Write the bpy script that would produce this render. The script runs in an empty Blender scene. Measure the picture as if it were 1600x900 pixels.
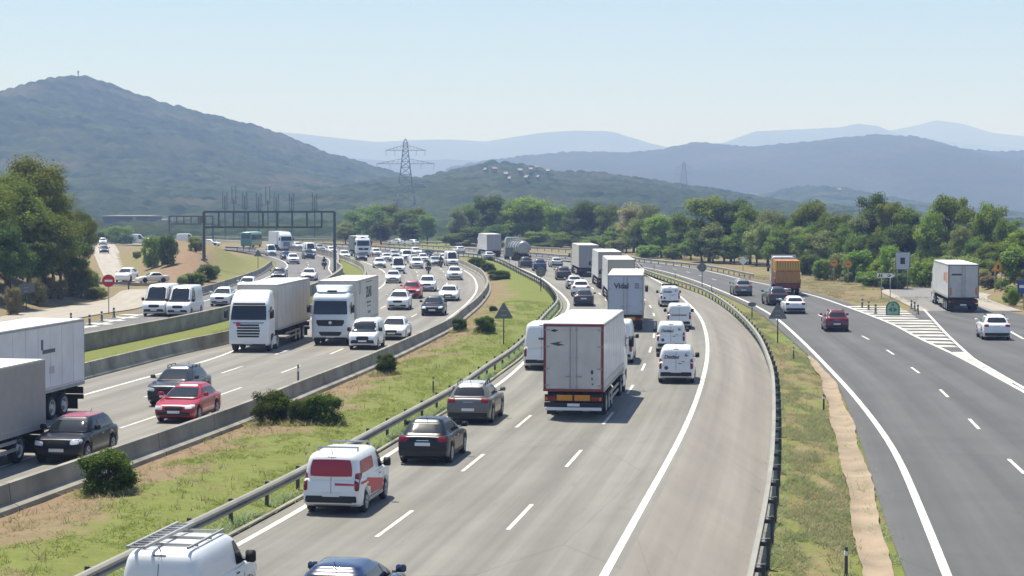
import bpy, bmesh, math, random
import numpy as np
from mathutils import Vector, Matrix
from mathutils.bvhtree import BVHTree

random.seed(7)
RNG = np.random.default_rng(7)
SC = bpy.context.scene
COL = SC.collection

# ------------------------------------------------------------------ camera
FPX, CAM_H, HOR = 2900.0, 8.9, 322.0          # focal length in pixels of a 1600 px wide picture
PITCH = math.atan((450 - HOR) / FPX)
cam_data = bpy.data.cameras.new("camera")
cam_data.sensor_width = 36.0
cam_data.lens = FPX / 1600 * 36.0
cam_data.clip_start, cam_data.clip_end = 0.5, 20000
cam = bpy.data.objects.new("camera", cam_data)
cam.location = (0, 0, CAM_H)
cam.rotation_euler = (math.pi / 2 - PITCH, 0, 0)
COL.objects.link(cam)
SC.camera = cam

# ------------------------------------------------------------------ sky, sun, exposure
SUN_FROM = Vector((-0.9, 1.1, 4.0)).normalized()
world = bpy.data.worlds.new("World")
SC.world = world
world.use_nodes = True
wn = world.node_tree
bg = wn.nodes["Background"]
sky = wn.nodes.new("ShaderNodeTexSky")
sky.sky_type = 'NISHITA'
sky.sun_disc = False
sky.sun_elevation = math.asin(SUN_FROM.z)
sky.sun_rotation = math.atan2(SUN_FROM.x, SUN_FROM.y)
sky.air_density = 1.0
sky.dust_density = 0.7
sky.ozone_density = 1.2
tint = wn.nodes.new("ShaderNodeMix"); tint.data_type = 'RGBA'; tint.blend_type = 'MULTIPLY'; tint.inputs[0].default_value = 1.0
tint.inputs[7].default_value = (0.88, 0.97, 1.10, 1)
wn.links.new(sky.outputs[0], tint.inputs[6])
wn.links.new(tint.outputs[2], bg.inputs[0])
bg.inputs[1].default_value = 0.09
sun_d = bpy.data.lights.new("sun", 'SUN')
sun_d.energy = 5.0
sun_d.angle = math.radians(0.5)
sun_d.color = (1.0, 0.955, 0.87)
sun = bpy.data.objects.new("sun", sun_d)
sun.rotation_euler = (-SUN_FROM).to_track_quat('-Z', 'Y').to_euler()
sun.location = (0, 0, 200)
COL.objects.link(sun)
SC.view_settings.view_transform = 'Standard'
SC.view_settings.look = 'None'
SC.view_settings.exposure = 0.55
SC.view_settings.gamma = 1.0
SC.view_settings.use_curve_mapping = False
SC.render.engine = 'CYCLES'
SC.cycles.use_denoising = True
SC.cycles.max_bounces = 6
SC.cycles.diffuse_bounces = 2
SC.cycles.glossy_bounces = 2
SC.cycles.transmission_bounces = 2
SC.cycles.volume_bounces = 1
SC.cycles.transparent_max_bounces = 6
SC.cycles.sample_clamp_indirect = 6.0
HAZE_DENSITY = 0.00030
HAZE_COLOR = (0.38, 0.54, 1.0)

# ------------------------------------------------------------------ materials
MATS = {}

def new_mat(name):
    m = bpy.data.materials.new(name)
    m.use_nodes = True
    nt = m.node_tree
    return m, nt, nt.nodes["Principled BSDF"]

def mat(name, col, rough=0.6, metal=0.0, coat=0.0, var=0.0, vscale=3.0, bump=0.0, bscale=40.0, emit=0.0, spec=0.5):
    if name in MATS:
        return MATS[name]
    m, nt, b = new_mat(name)
    b.inputs['Base Color'].default_value = (*col, 1)
    b.inputs['Roughness'].default_value = rough
    b.inputs['Metallic'].default_value = metal
    b.inputs['Specular IOR Level'].default_value = spec
    if coat:
        b.inputs['Coat Weight'].default_value = coat
        b.inputs['Coat Roughness'].default_value = 0.08
    if var or bump:
        tc = nt.nodes.new("ShaderNodeTexCoord")
    if var:
        n = nt.nodes.new("ShaderNodeTexNoise")
        n.inputs['Scale'].default_value = vscale
        n.inputs['Detail'].default_value = 6
        r = nt.nodes.new("ShaderNodeMapRange")
        r.inputs[1].default_value, r.inputs[2].default_value = 0.3, 0.7
        r.inputs[3].default_value, r.inputs[4].default_value = 1 - var, 1 + var
        nt.links.new(tc.outputs['Object'], n.inputs['Vector'])
        nt.links.new(n.outputs[0], r.inputs[0])
        mx = nt.nodes.new("ShaderNodeMix")
        mx.data_type = 'RGBA'
        mx.blend_type = 'MULTIPLY'
        mx.inputs[0].default_value = 1
        mx.inputs[6].default_value = (*col, 1)
        nt.links.new(r.outputs[0], mx.inputs[7])
        nt.links.new(mx.outputs[2], b.inputs['Base Color'])
    if bump:
        n2 = nt.nodes.new("ShaderNodeTexNoise")
        n2.inputs['Scale'].default_value = bscale
        n2.inputs['Detail'].default_value = 4
        nt.links.new(tc.outputs['Object'], n2.inputs['Vector'])
        bp = nt.nodes.new("ShaderNodeBump")
        bp.inputs['Strength'].default_value = bump
        bp.inputs['Distance'].default_value = 0.02
        nt.links.new(n2.outputs[0], bp.inputs['Height'])
        nt.links.new(bp.outputs[0], b.inputs['Normal'])
    MATS[name] = m
    return m

def paint(name, col, rough=0.32):
    return mat("paint_" + name, col, rough, coat=0.5, var=0.04, vscale=1.2)

def road_mat(name, col, streak=0.10, tint=(1, 1, 1), lanes=3.0):
    """asphalt; UV.x runs across in lanes, UV.y along in metres: worn wheel tracks, patches, cracks"""
    m, nt, b = new_mat(name)
    N, Lk = nt.nodes.new, nt.links.new
    uv = N("ShaderNodeUVMap")
    sep = N("ShaderNodeSeparateXYZ")
    Lk(uv.outputs[0], sep.inputs[0])
    # wheel tracks: two per lane
    mu = N("ShaderNodeMath"); mu.operation = 'MULTIPLY'; mu.inputs[1].default_value = 2 * 2 * math.pi
    Lk(sep.outputs[0], mu.inputs[0])
    cs = N("ShaderNodeMath"); cs.operation = 'COSINE'
    Lk(mu.outputs[0], cs.inputs[0])
    mp = N("ShaderNodeMapping"); mp.inputs['Scale'].default_value = (1.6, 0.02, 1)
    Lk(uv.outputs[0], mp.inputs[0])
    n1 = N("ShaderNodeTexNoise"); n1.inputs['Scale'].default_value = 2.0; n1.inputs['Detail'].default_value = 5
    Lk(mp.outputs[0], n1.inputs['Vector'])
    mp2 = N("ShaderNodeMapping"); mp2.inputs['Scale'].default_value = (3.3, 1, 1)
    Lk(uv.outputs[0], mp2.inputs[0])
    n2 = N("ShaderNodeTexNoise"); n2.inputs['Scale'].default_value = 0.25; n2.inputs['Detail'].default_value = 8; n2.inputs['Roughness'].default_value = 0.65
    Lk(mp2.outputs[0], n2.inputs['Vector'])
    n3 = N("ShaderNodeTexNoise"); n3.inputs['Scale'].default_value = 22; n3.inputs['Detail'].default_value = 3
    Lk(mp2.outputs[0], n3.inputs['Vector'])
    def lin(src, a, bb, lo, hi):
        r = N("ShaderNodeMapRange")
        r.inputs[1].default_value, r.inputs[2].default_value, r.inputs[3].default_value, r.inputs[4].default_value = a, bb, lo, hi
        Lk(src, r.inputs[0]); return r.outputs[0]
    def mul(a, c):
        q = N("ShaderNodeMath"); q.operation = 'MULTIPLY'; Lk(a, q.inputs[0]); Lk(c, q.inputs[1]); return q.outputs[0]
    f = lin(cs.outputs[0], -1, 1, 1 - streak * 0.5, 1 + streak * 0.4)
    f = mul(f, lin(n1.outputs[0], 0.3, 0.7, 1 - streak, 1 + streak))
    f = mul(f, lin(n2.outputs[0], 0.3, 0.7, 0.90, 1.08))
    mp4 = N("ShaderNodeMapping"); mp4.inputs['Scale'].default_value = (5.0, 0.012, 1); mp4.inputs['Location'].default_value = (3.3, 7.1, 0)
    Lk(uv.outputs[0], mp4.inputs[0])
    n4 = N("ShaderNodeTexNoise"); n4.inputs['Scale'].default_value = 2.0; n4.inputs['Detail'].default_value = 4
    Lk(mp4.outputs[0], n4.inputs['Vector'])
    f = mul(f, lin(n4.outputs[0], 0.3, 0.7, 1 - streak * .7, 1 + streak * .6))
    # dark drips and stains
    mp5 = N("ShaderNodeMapping"); mp5.inputs['Scale'].default_value = (2.6, 0.16, 1)
    Lk(uv.outputs[0], mp5.inputs[0])
    n5 = N("ShaderNodeTexNoise"); n5.inputs['Scale'].default_value = 1.4; n5.inputs['Detail'].default_value = 7; n5.inputs['Roughness'].default_value = 0.7
    Lk(mp5.outputs[0], n5.inputs['Vector'])
    f = mul(f, lin(n5.outputs[0], 0.60, 0.72, 1.0, 0.84))
    f = mul(f, lin(n3.outputs[0], 0.3, 0.7, 0.94, 1.06))
    # fine cracks along the lane
    vo = N("ShaderNodeTexVoronoi"); vo.feature = 'DISTANCE_TO_EDGE'; vo.inputs['Scale'].default_value = 0.09
    mp3 = N("ShaderNodeMapping"); mp3.inputs['Scale'].default_value = (4, 0.45, 1)
    nd = N("ShaderNodeMixRGB"); nd.inputs[0].default_value = 0.05
    Lk(uv.outputs[0], mp3.inputs[0]); Lk(mp3.outputs[0], nd.inputs[1]); Lk(n2.outputs[1], nd.inputs[2]); Lk(nd.outputs[0], vo.inputs['Vector'])
    f = mul(f, lin(vo.outputs[0], 0.0, 0.0035, 0.84, 1.0))
    mx = N("ShaderNodeMix"); mx.data_type = 'RGBA'; mx.blend_type = 'MULTIPLY'; mx.inputs[0].default_value = 1
    mx.inputs[6].default_value = (*col, 1)
    Lk(f, mx.inputs[7]); Lk(mx.outputs[2], b.inputs['Base Color'])
    b.inputs['Roughness'].default_value = 0.8
    b.inputs['Specular IOR Level'].default_value = 0.3
    bp = N("ShaderNodeBump"); bp.inputs['Strength'].default_value = 0.25; bp.inputs['Distance'].default_value = 0.01
    Lk(n3.outputs[0], bp.inputs['Height']); Lk(bp.outputs[0], b.inputs['Normal'])
    MATS[name] = m
    return m

def leaf_mat(name, col, col2, trans=0.3, scale=0.5):
    m, nt, b = new_mat(name)
    N, Lk = nt.nodes.new, nt.links.new
    nt.nodes.remove(b)
    out = nt.nodes["Material Output"]
    oi = N("ShaderNodeObjectInfo")
    tc = N("ShaderNodeTexCoord")
    n = N("ShaderNodeTexNoise"); n.inputs['Scale'].default_value = scale; n.inputs['Detail'].default_value = 5
    Lk(tc.outputs['Object'], n.inputs['Vector'])
    r = N("ShaderNodeMapRange"); r.inputs[1].default_value = 0.3; r.inputs[2].default_value = 0.7
    Lk(n.outputs[0], r.inputs[0])
    mx = N("ShaderNodeMix"); mx.data_type = 'RGBA'
    mx.inputs[6].default_value = (*col, 1); mx.inputs[7].default_value = (*col2, 1)
    Lk(r.outputs[0], mx.inputs[0])
    hs = N("ShaderNodeHueSaturation")
    rr = N("ShaderNodeMapRange"); rr.inputs[3].default_value = 0.78; rr.inputs[4].default_value = 1.22
    Lk(oi.outputs['Random'], rr.inputs[0]); Lk(rr.outputs[0], hs.inputs['Value'])
    rh = N("ShaderNodeMapRange"); rh.inputs[3].default_value = 0.485; rh.inputs[4].default_value = 0.52
    Lk(oi.outputs['Random'], rh.inputs[0]); Lk(rh.outputs[0], hs.inputs['Hue'])
    Lk(mx.outputs[2], hs.inputs['Color'])
    d = N("ShaderNodeBsdfDiffuse"); t = N("ShaderNodeBsdfTranslucent"); ms = N("ShaderNodeMixShader")
    ms.inputs[0].default_value = trans
    Lk(hs.outputs[0], d.inputs[0]); Lk(hs.outputs[0], t.inputs[0])
    Lk(d.outputs[0], ms.inputs[1]); Lk(t.outputs[0], ms.inputs[2])
    Lk(ms.outputs[0], out.inputs['Surface'])
    MATS[name] = m
    return m

glass = mat("vehicle_glass", (0.012, 0.016, 0.018), 0.06, coat=0.0, spec=0.7)
tyre_m = mat("tyre_rubber", (0.018, 0.018, 0.018), 0.85)
rim_m = mat("wheel_alloy", (0.42, 0.42, 0.43), 0.35, metal=0.7)
black_m = mat("black_plastic", (0.014, 0.014, 0.015), 0.6)
dark_m = mat("dark_chassis", (0.02, 0.02, 0.021), 0.8)
lamp_m = mat("headlamp_lens", (0.72, 0.75, 0.78), 0.08, spec=0.8)
red_m = mat("tail_lamp_lens", (0.22, 0.008, 0.01), 0.15)
plate_m = mat("plate_white", (0.72, 0.72, 0.70), 0.5)
chrome_m = mat("chrome_trim", (0.6, 0.6, 0.62), 0.2, metal=0.9)
steel_m = mat("galvanised_steel", (0.33, 0.335, 0.33), 0.5, metal=0.25, var=0.15, vscale=1.5)
rail_m = mat("weathered_rail", (0.27, 0.26, 0.225), 0.6, metal=0.0, var=0.15, vscale=0.8)
post_m = mat("dark_rail_post", (0.06, 0.062, 0.065), 0.7)
sign_back_m = mat("sign_back_grey", (0.16, 0.165, 0.17), 0.55, metal=0.2, var=0.08)
white_line = mat("road_paint_white", (0.58, 0.565, 0.515), 0.75, var=0.28, vscale=1.1)
worn_line = mat("road_paint_worn", (0.47, 0.455, 0.41), 0.8, var=0.38, vscale=0.7)
concrete_m = mat("barrier_concrete", (0.245, 0.232, 0.193), 0.85, var=0.34, vscale=0.7, bump=0.3, bscale=12)
concrete_dirty = mat("stained_concrete", (0.235, 0.228, 0.175), 0.9, var=0.45, vscale=0.55, bump=0.4, bscale=8)
sand_m = mat("sandy_channel", (0.285, 0.22, 0.15), 0.9, var=0.26, vscale=0.6, bump=0.5, bscale=6)
white_p = paint("white", (0.74, 0.75, 0.76))
bark_m = mat("bark", (0.10, 0.075, 0.055), 0.9, var=0.3, vscale=4)

# ------------------------------------------------------------------ helpers
def at(px, py, z=0.0):
    u, v = (px - 800) / FPX, (450 - py) / FPX
    dy = math.cos(PITCH) + v * math.sin(PITCH)
    dz = -math.sin(PITCH) + v * math.cos(PITCH)
    t = (z - CAM_H) / dz
    return Vector((u * t, dy * t, z))

def above(px, py, y):
    """height of the picture row py at the distance y"""
    v = (450 - py) / FPX
    dy = math.cos(PITCH) + v * math.sin(PITCH)
    dz = -math.sin(PITCH) + v * math.cos(PITCH)
    return CAM_H + dz / dy * y

def xat(px, y):
    return (px - 800) / FPX * y * 1.0

def pts(pxs, z=0.0):
    return [at(a, b, z).xy for a, b in pxs]

def link(name, me, parent=None, loc=(0, 0, 0), rot=(0, 0, 0)):
    o = bpy.data.objects.new(name, me)
    COL.objects.link(o)
    o.location = loc
    o.rotation_euler = rot
    if parent is not None:
        o.parent = parent
    return o

def tag(o, label=None, cat=None, group=None, kind=None):
    if label: o["label"] = label
    if cat: o["category"] = cat
    if group: o["group"] = group
    if kind: o["kind"] = kind
    return o

def np_mesh(name, v, f, mats, midx=None, smooth=False):
    me = bpy.data.meshes.new(name)
    v = np.asarray(v, dtype=np.float32); f = np.asarray(f, dtype=np.int32)
    k = f.shape[1]
    me.vertices.add(len(v)); me.vertices.foreach_set("co", v.ravel())
    me.loops.add(f.size); me.loops.foreach_set("vertex_index", f.ravel())
    me.polygons.add(len(f)); me.polygons.foreach_set("loop_start", np.arange(0, f.size, k, dtype=np.int32))
    if midx is not None: me.polygons.foreach_set("material_index", np.asarray(midx, dtype=np.int32))
    me.polygons.foreach_set("use_smooth", np.full(len(f), smooth, dtype=bool))
    for m in mats: me.materials.append(m)
    me.update(calc_edges=True); me.validate()
    return me

class B:
    """collects faces of one part, then makes ONE mesh"""
    def __init__(s): s.v, s.f, s.m, s.mats = [], [], [], []
    def mi(s, m):
        if m not in s.mats: s.mats.append(m)
        return s.mats.index(m)
    def add(s, vs, fs, m):
        o = len(s.v); i = s.mi(m)
        s.v += [tuple(p) for p in vs]
        for f in fs: s.f.append([o + k for k in f]); s.m.append(i)
        return s
    def box(s, c, d, m, rz=0.0, taper=1.0):
        hx, hy, hz = d[0] / 2, d[1] / 2, d[2] / 2
        ca, sa = math.cos(rz), math.sin(rz)
        vs = []
        for z, t in ((-hz, 1), (hz, taper)):
            for x, y in ((-hx, -hy), (hx, -hy), (hx, hy), (-hx, hy)):
                x, y = x * t, y * t
                vs.append((c[0] + x * ca - y * sa, c[1] + x * sa + y * ca, c[2] + z))
        return s.add(vs, [(3, 2, 1, 0), (4, 5, 6, 7), (0, 1, 5, 4), (1, 2, 6, 5), (2, 3, 7, 6), (3, 0, 4, 7)], m)
    def tube(s, a, b, r, m, n=8, r2=None, cap=True):
        a, b = Vector(a), Vector(b); r2 = r if r2 is None else r2
        d = (b - a).normalized()
        x = d.orthogonal().normalized(); y = d.cross(x)
        vs = [a + (x * math.cos(2 * math.pi * i / n) + y * math.sin(2 * math.pi * i / n)) * r for i in range(n)]
        vs += [b + (x * math.cos(2 * math.pi * i / n) + y * math.sin(2 * math.pi * i / n)) * r2 for i in range(n)]
        fs = [(i, (i + 1) % n, n + (i + 1) % n, n + i) for i in range(n)]
        if cap: fs += [tuple(range(n - 1, -1, -1)), tuple(range(n, 2 * n))]
        return s.add(vs, fs, m)
    def bar(s, a, b, w, m):
        """square bar"""
        return s.tube(a, b, w * 0.7071, m, n=4)
    def lathe(s, prof, m, n=20, axis='y', c=(0, 0, 0)):
        """prof: (radius, along axis)"""
        vs = []
        for r, h in prof:
            for i in range(n):
                a = 2 * math.pi * i / n
                p = (r * math.cos(a), r * math.sin(a))
                q = (p[0], h, p[1]) if axis == 'y' else ((h, p[0], p[1]) if axis == 'x' else (p[0], p[1], h))
                vs.append((q[0] + c[0], q[1] + c[1], q[2] + c[2]))
        fs = []
        for k in range(len(prof) - 1):
            for i in range(n):
                j = (i + 1) % n
                fs.append((k * n + i, k * n + j, (k + 1) * n + j, (k + 1) * n + i))
        return s.add(vs, fs, m)
    def mesh(s, name, bevel=0.0, smooth=False, seg=1):
        me = bpy.data.meshes.new(name)
        me.from_pydata(s.v, [], s.f)
        for m in s.mats: me.materials.append(m)
        me.polygons.foreach_set("material_index", s.m)
        bm = bmesh.new(); bm.from_mesh(me)
        bmesh.ops.recalc_face_normals(bm, faces=bm.faces)
        if bevel:
            bmesh.ops.bevel(bm, geom=list(bm.edges), offset=bevel, segments=seg, affect='EDGES', clamp_overlap=True)
        bm.to_mesh(me); bm.free()
        if smooth: me.polygons.foreach_set("use_smooth", [True] * len(me.polygons))
        me.update()
        return me

def catmull(p, per=8):
    p = [Vector(q) for q in p]
    if len(p) < 3: return p
    q = [p[0] * 2 - p[1]] + p + [p[-1] * 2 - p[-2]]
    out = []
    for i in range(1, len(q) - 2):
        a, b, c, d = q[i - 1:i + 3]
        for k in range(per):
            t = k / per
            out.append(0.5 * ((2 * b) + (c - a) * t + (2 * a - 5 * b + 4 * c - d) * t * t + (3 * b - a - 3 * c + d) * t ** 3))
    out.append(p[-1])
    return out

def resample(p, n=None, step=None):
    p = [Vector(q) for q in p]
    s = [0.0]
    for a, b in zip(p, p[1:]): s.append(s[-1] + (b - a).length)
    n = n or max(2, int(s[-1] / step) + 1)
    u = np.linspace(0, s[-1], n)
    return [Vector((x, y)) for x, y in zip(np.interp(u, s, [q.x for q in p]), np.interp(u, s, [q.y for q in p]))]

def smooth(p, n=160, it=6):
    q = resample(catmull(p), n)
    for _ in range(it):
        q = [q[0]] + [(q[i - 1] + q[i] * 2 + q[i + 1]) / 4 for i in range(1, len(q) - 1)] + [q[-1]]
    return q

def offset(p, d):
    """shift a polyline sideways, d > 0 to the right of its direction"""
    out = []
    for i in range(len(p)):
        t = (p[min(i + 1, len(p) - 1)] - p[max(i - 1, 0)]).normalized()
        out.append(p[i] + Vector((t.y, -t.x)) * d)
    return out

def sheet(name, a, b, m, z=0.0, lanes=3, cross=1):
    n = max(len(a), len(b)); a, b = resample(a, n), resample(b, n)
    vs, fs, uv = [], [], []
    s = 0
    for i in range(n):
        if i: s += ((a[i] + b[i]) / 2 - (a[i - 1] + b[i - 1]) / 2).length
        for k in range(cross + 1):
            t = k / cross
            q = a[i].lerp(b[i], t); vs.append((q.x, q.y, z)); uv.append((t * lanes, s))
    w = cross + 1
    for i in range(n - 1):
        for k in range(cross): fs.append((i * w + k, i * w + k + 1, (i + 1) * w + k + 1, (i + 1) * w + k))
    me = bpy.data.meshes.new(name)
    me.from_pydata(vs, [], fs)
    ul = me.uv_layers.new(name="UVMap")
    for l in me.loops: ul.data[l.index].uv = uv[l.vertex_index]
    me.materials.append(m)
    bm = bmesh.new(); bm.from_mesh(me)
    for f in bm.faces:
        f.normal_update()
        if f.normal.z < 0: f.normal_flip()
    bm.to_mesh(me); bm.free()
    return tag(link(name, me), kind='structure')

def ribbon(bld, p, w, z, m):
    a, b = offset(p, -w / 2), offset(p, w / 2)
    n = len(p)
    bld.add([(q.x, q.y, z) for q in a] + [(q.x, q.y, z) for q in b], [(i + 1, i, n + i, n + i + 1) for i in range(n - 1)], m)

def dashes(bld, p, w, z, m, dash=4.0, gap=8.5, start=0.0):
    s = [0.0]
    for a, b in zip(p, p[1:]): s.append(s[-1] + (b - a).length)
    X, Y = [q.x for q in p], [q.y for q in p]
    t = start
    while t + dash < s[-1]:
        u = np.linspace(t, t + dash, 5)
        ribbon(bld, [Vector((x, y)) for x, y in zip(np.interp(u, s, X), np.interp(u, s, Y))], w, z, m)
        t += dash + gap

def extrude(bld, p, prof, m, z0=0.0, caps=True):
    """sweep a closed profile [(side, z)] along the 2-D line p"""
    n, k = len(p), len(prof)
    vs = []
    for i in range(n):
        t = (p[min(i + 1, n - 1)] - p[max(i - 1, 0)]).normalized()
        nx, ny = t.y, -t.x
        for sd, z in prof: vs.append((p[i].x + nx * sd, p[i].y + ny * sd, z + z0))
    fs = [(i * k + j, i * k + (j + 1) % k, (i + 1) * k + (j + 1) % k, (i + 1) * k + j) for i in range(n - 1) for j in range(k)]
    if caps: fs += [tuple(range(k - 1, -1, -1)), tuple((n - 1) * k + j for j in range(k))]
    bld.add(vs, fs, m)

_font = {}
def text_mesh(body, size, m, shear=0.0, bold=0.0):
    key = (body, size, m.name, shear, bold)
    if key in _font: return _font[key]
    cu = bpy.data.curves.new("lettering", 'FONT')
    cu.body = body; cu.size = size; cu.extrude = 0.003; cu.shear = shear; cu.offset = bold
    cu.align_x = 'CENTER'; cu.align_y = 'CENTER'
    o = bpy.data.objects.new("lettering", cu); COL.objects.link(o)
    bpy.context.view_layer.update()
    me = bpy.data.meshes.new_from_object(o.evaluated_get(bpy.context.evaluated_depsgraph_get()))
    me.materials.clear(); me.materials.append(m)
    bpy.data.objects.remove(o); bpy.data.curves.remove(cu)
    _font[key] = me
    return me
# ------------------------------------------------------------------ road lines (calibrated on the ground plane)
V2 = lambda *a: [Vector(q) for q in a]
def back(p, d):
    """prolong a line backwards (towards the camera and past it)"""
    t = (p[0] - p[1]).normalized()
    return [p[0] + t * d] + list(p)

FAR_R_L = V2((-4.4, 319), (-15, 352), (-27, 385), (-42, 415), (-65, 455), (-110, 520))
FAR_R_R = V2((17.0, 258), (15.2, 275), (10.5, 297), (6.5, 312), (1.5, 328), (-6.5, 352), (-18, 385), (-32, 415), (-53, 455), (-95, 520))
R_L = smooth(back(pts([(345,866),(470,797),(600,715),(700,652),(780,600),(813,572),(870,510),(889,478),(880,462),(866,450),(850,437),(825,424),(790,411)]) + FAR_R_L, 22), 220)
R_R = smooth(back(pts([(945,897),(1010,780),(1060,690),(1090,620),(1105,560),(1103,520),(1090,490),(1060,461),(1026,438)]) + FAR_R_R, 22), 220)
RAIL_A = smooth(back(pts([(1173,897),(1200,767),(1209,680),(1209,594),(1203,563),(1181,516),(1141,476),(1100,451),(1055,436),(1006,420)], 0.72) + V2((17.9, 275), (13.2, 297), (9.4, 310), (4.2, 328), (-4, 352), (-15.5, 385), (-29, 415)), 22), 200)
RAIL_G = smooth(back(pts([(350,790),(475,730),(577,673),(713,601.5),(763,567),(811,535),(853,488),(871,469),(867,455),(848,437),(816,421)], 0.72) + V2((-2.6, 297), (-6.3, 319), (-17, 352), (-29, 385), (-44, 415)), 22), 200)
BAR_L = smooth(back(pts([(0,758),(117,719),(174,700),(391,626),(457,599),(588,549),(700,499),(720,484),(747,463),(761,444),(759,430),(750,420),(730,410),(715,404),(690,398),(650,394),(604,391),(556,387),(492,382.5)], 0.8), 24), 220)
L_R = offset(BAR_L, -1.15)
L_L = smooth(back(pts([(128,618),(242,586),(336,560),(400,533),(470,505),(540,476),(584,456),(601,443),(603,432),(597,422),(567,409),(540,404)]) + V2((-35.6, 344), (-45, 373), (-57, 400), (-75, 438), (-100, 480)), 55), 220)
BAR_LL = smooth(back(pts([(130,592),(300,548),(355,537),(485,492)]) + V2((-16.6, 185), (-16.9, 210), (-18.6, 235), (-21.2, 262), (-25.5, 291), (-29.6, 314)), 60), 160)
Q_L = smooth(back(pts([(130,513),(213,493),(315,472),(337,465),(400,441),(440,423),(449,417),(447,411),(435,405),(415,399)]) + V2((-52, 362), (-62, 392), (-75, 420), (-105, 460), (-150, 500)), 90), 200)
WALL_Q = smooth(back(pts([(130,547),(213,530),(328,505),(420,480)]) + V2((-20.3, 185), (-20.6, 210), (-22.0, 240), (-24.6, 262), (-27.2, 290), (-30.2, 316), (-37.3, 350), (-47, 376)), 75), 180)
Q_R = offset(WALL_Q, -1.3)
BAR_QL = smooth(pts([(312,462),(345,452),(401,432),(419,420),(424,415.5)]), 60)
P_L = smooth(back(pts([(1480,900),(1440,800),(1395,700),(1340,625),(1290,570),(1245,525),(1210,495),(1175,475),(1150,464)]) + V2((22.0, 205), (21.7, 230), (20.4, 258), (17.6, 282), (13.8, 302), (7.6, 325), (-1, 350), (-12.5, 383)), 22), 200)
P_R = smooth(back(pts([(1600,612),(1500,558),(1433,527),(1389,504),(1300,471),(1262,459.5),(1196,444),(1162,437)]) + V2((26.6, 258), (24.2, 282), (20.4, 305), (14, 330), (6, 353), (-6, 383)), 70), 200)
RAIL_B = smooth(pts([(1178,428),(1112,415),(1040,407),(994,402)], 0.72) + V2((18.3, 330), (12, 353), (5, 374), (-4, 397), (-12, 417), (-22, 432), (-42, 458), (-85, 500)), 150)

# ------------------------------------------------------------------ ground: one sheet to the foot of the far mountains
def by_y(line):
    ys = np.array([q.y for q in line]); xs = np.array([q.x for q in line]); o = np.argsort(ys)
    return lambda y: np.interp(y, ys[o], xs[o])
fBL, fRG, fRA, fPL, fQL, fPR = map(by_y, (BAR_L, RAIL_G, RAIL_A, P_L, Q_L, P_R))

def vnoise(x, y, seed=0):
    """smooth value noise"""
    xi, yi = np.floor(x).astype(np.int64), np.floor(y).astype(np.int64)
    fx, fy = x - xi, y - yi
    fx, fy = fx * fx * (3 - 2 * fx), fy * fy * (3 - 2 * fy)
    def h(a, b):
        n = (a * 374761393 + b * 668265263 + seed * 974634777) & 0xFFFFFFFF
        n = ((n ^ (n >> 13)) * 1274126177) & 0xFFFFFFFF
        return ((n ^ (n >> 16)) & 0xFFFF) / 65535.0
    return (h(xi, yi) * (1 - fx) + h(xi + 1, yi) * fx) * (1 - fy) + (h(xi, yi + 1) * (1 - fx) + h(xi + 1, yi + 1) * fx) * fy
def fbm(x, y, seed=0, o=4):
    t, a = 0, 0.5
    for k in range(o):
        t = t + a * vnoise(x * 2 ** k, y * 2 ** k, seed + k); a *= 0.5
    return t
def sstep(a, b, x):
    t = np.clip((x - a) / (b - a), 0, 1); return t * t * (3 - 2 * t)

BANK_FOOT = by_y([at(-70, 520).xy, at(0, 499).xy, at(60, 488).xy, at(120, 477).xy, at(152, 468).xy, at(168, 458).xy, at(150, 440).xy])
EMB_FOOT = by_y([at(215, 449).xy, at(196, 432).xy, at(186, 415).xy, at(180, 395).xy])
def ground_h(x, y):
    h = np.full_like(x, -0.06)
    md = np.clip((x - fBL(y)) / np.maximum(fRG(y) - fBL(y), 0.1), 0, 1)
    inm = ((md > 0) & (md < 1) & (y < 305)).astype(float)
    h = h + inm * 0.30 * np.sin(md * math.pi) ** 1.0 + inm * 0.06 * (fbm(x * 1.5, y * 1.5, 3) - 0.5)
    # wooded bank on the far side of the slip road
    d = BANK_FOOT(y) - x
    h = h + 4.0 * sstep(0, 15, d) * sstep(90, 125, y) * (1 - sstep(205, 235, y)) * (0.85 + 0.3 * fbm(x * .12, y * .12, 5))
    # reddish embankment between the side road and the far carriageway
    e = sstep(206, 262, y + 0.35 * (x + 40)) * sstep(0, 9, x - EMB_FOOT(y)) * (1 - sstep(-9, -1, x - fQL(y) + 4.0)) * (1 - sstep(300, 420, y))
    h = h + e * (3.0 + 0.9 * (fbm(x * .25, y * .12, 8) - .5) + 0.5 * (fbm(x * .9, y * .4, 9) - .5))
    # slope on the outer side of the exit
    d2 = (x - 43.5) * 0.98 - np.maximum(190 - y, 0) * 0.02 - np.maximum(y - 160, 0) * 0.14
    h = h + (5.2 + 1.4 * (fbm(x * .22, y * .22, 15) - .5)) * sstep(0, 15, d2) * sstep(110, 150, y) * (1 - sstep(205, 225, y)) + 0.25 * (fbm(x * .7, y * .7, 16) - .5) * sstep(0, 3, d2)
    return h
xs = np.concatenate([-np.geomspace(5100, 112, 28), np.arange(-110, -46, 2.0), np.arange(-46, 46, 0.7), np.arange(46, 112, 2.0), np.geomspace(114, 5100, 28)])
ys = np.concatenate([np.arange(-50, 30, 8.0), np.arange(30, 170, 0.8), np.arange(170, 330, 1.4), np.arange(330, 520, 4.0), np.geomspace(524, 10900, 46)])
X, Y = np.meshgrid(xs, ys)
Z = ground_h(X, Y)
nx_, ny_ = len(xs), len(ys)
gi = np.arange(nx_ * ny_).reshape(ny_, nx_)
GF = np.stack([gi[:-1, :-1], gi[:-1, 1:], gi[1:, 1:], gi[1:, :-1]], -1).reshape(-1, 4)
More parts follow.
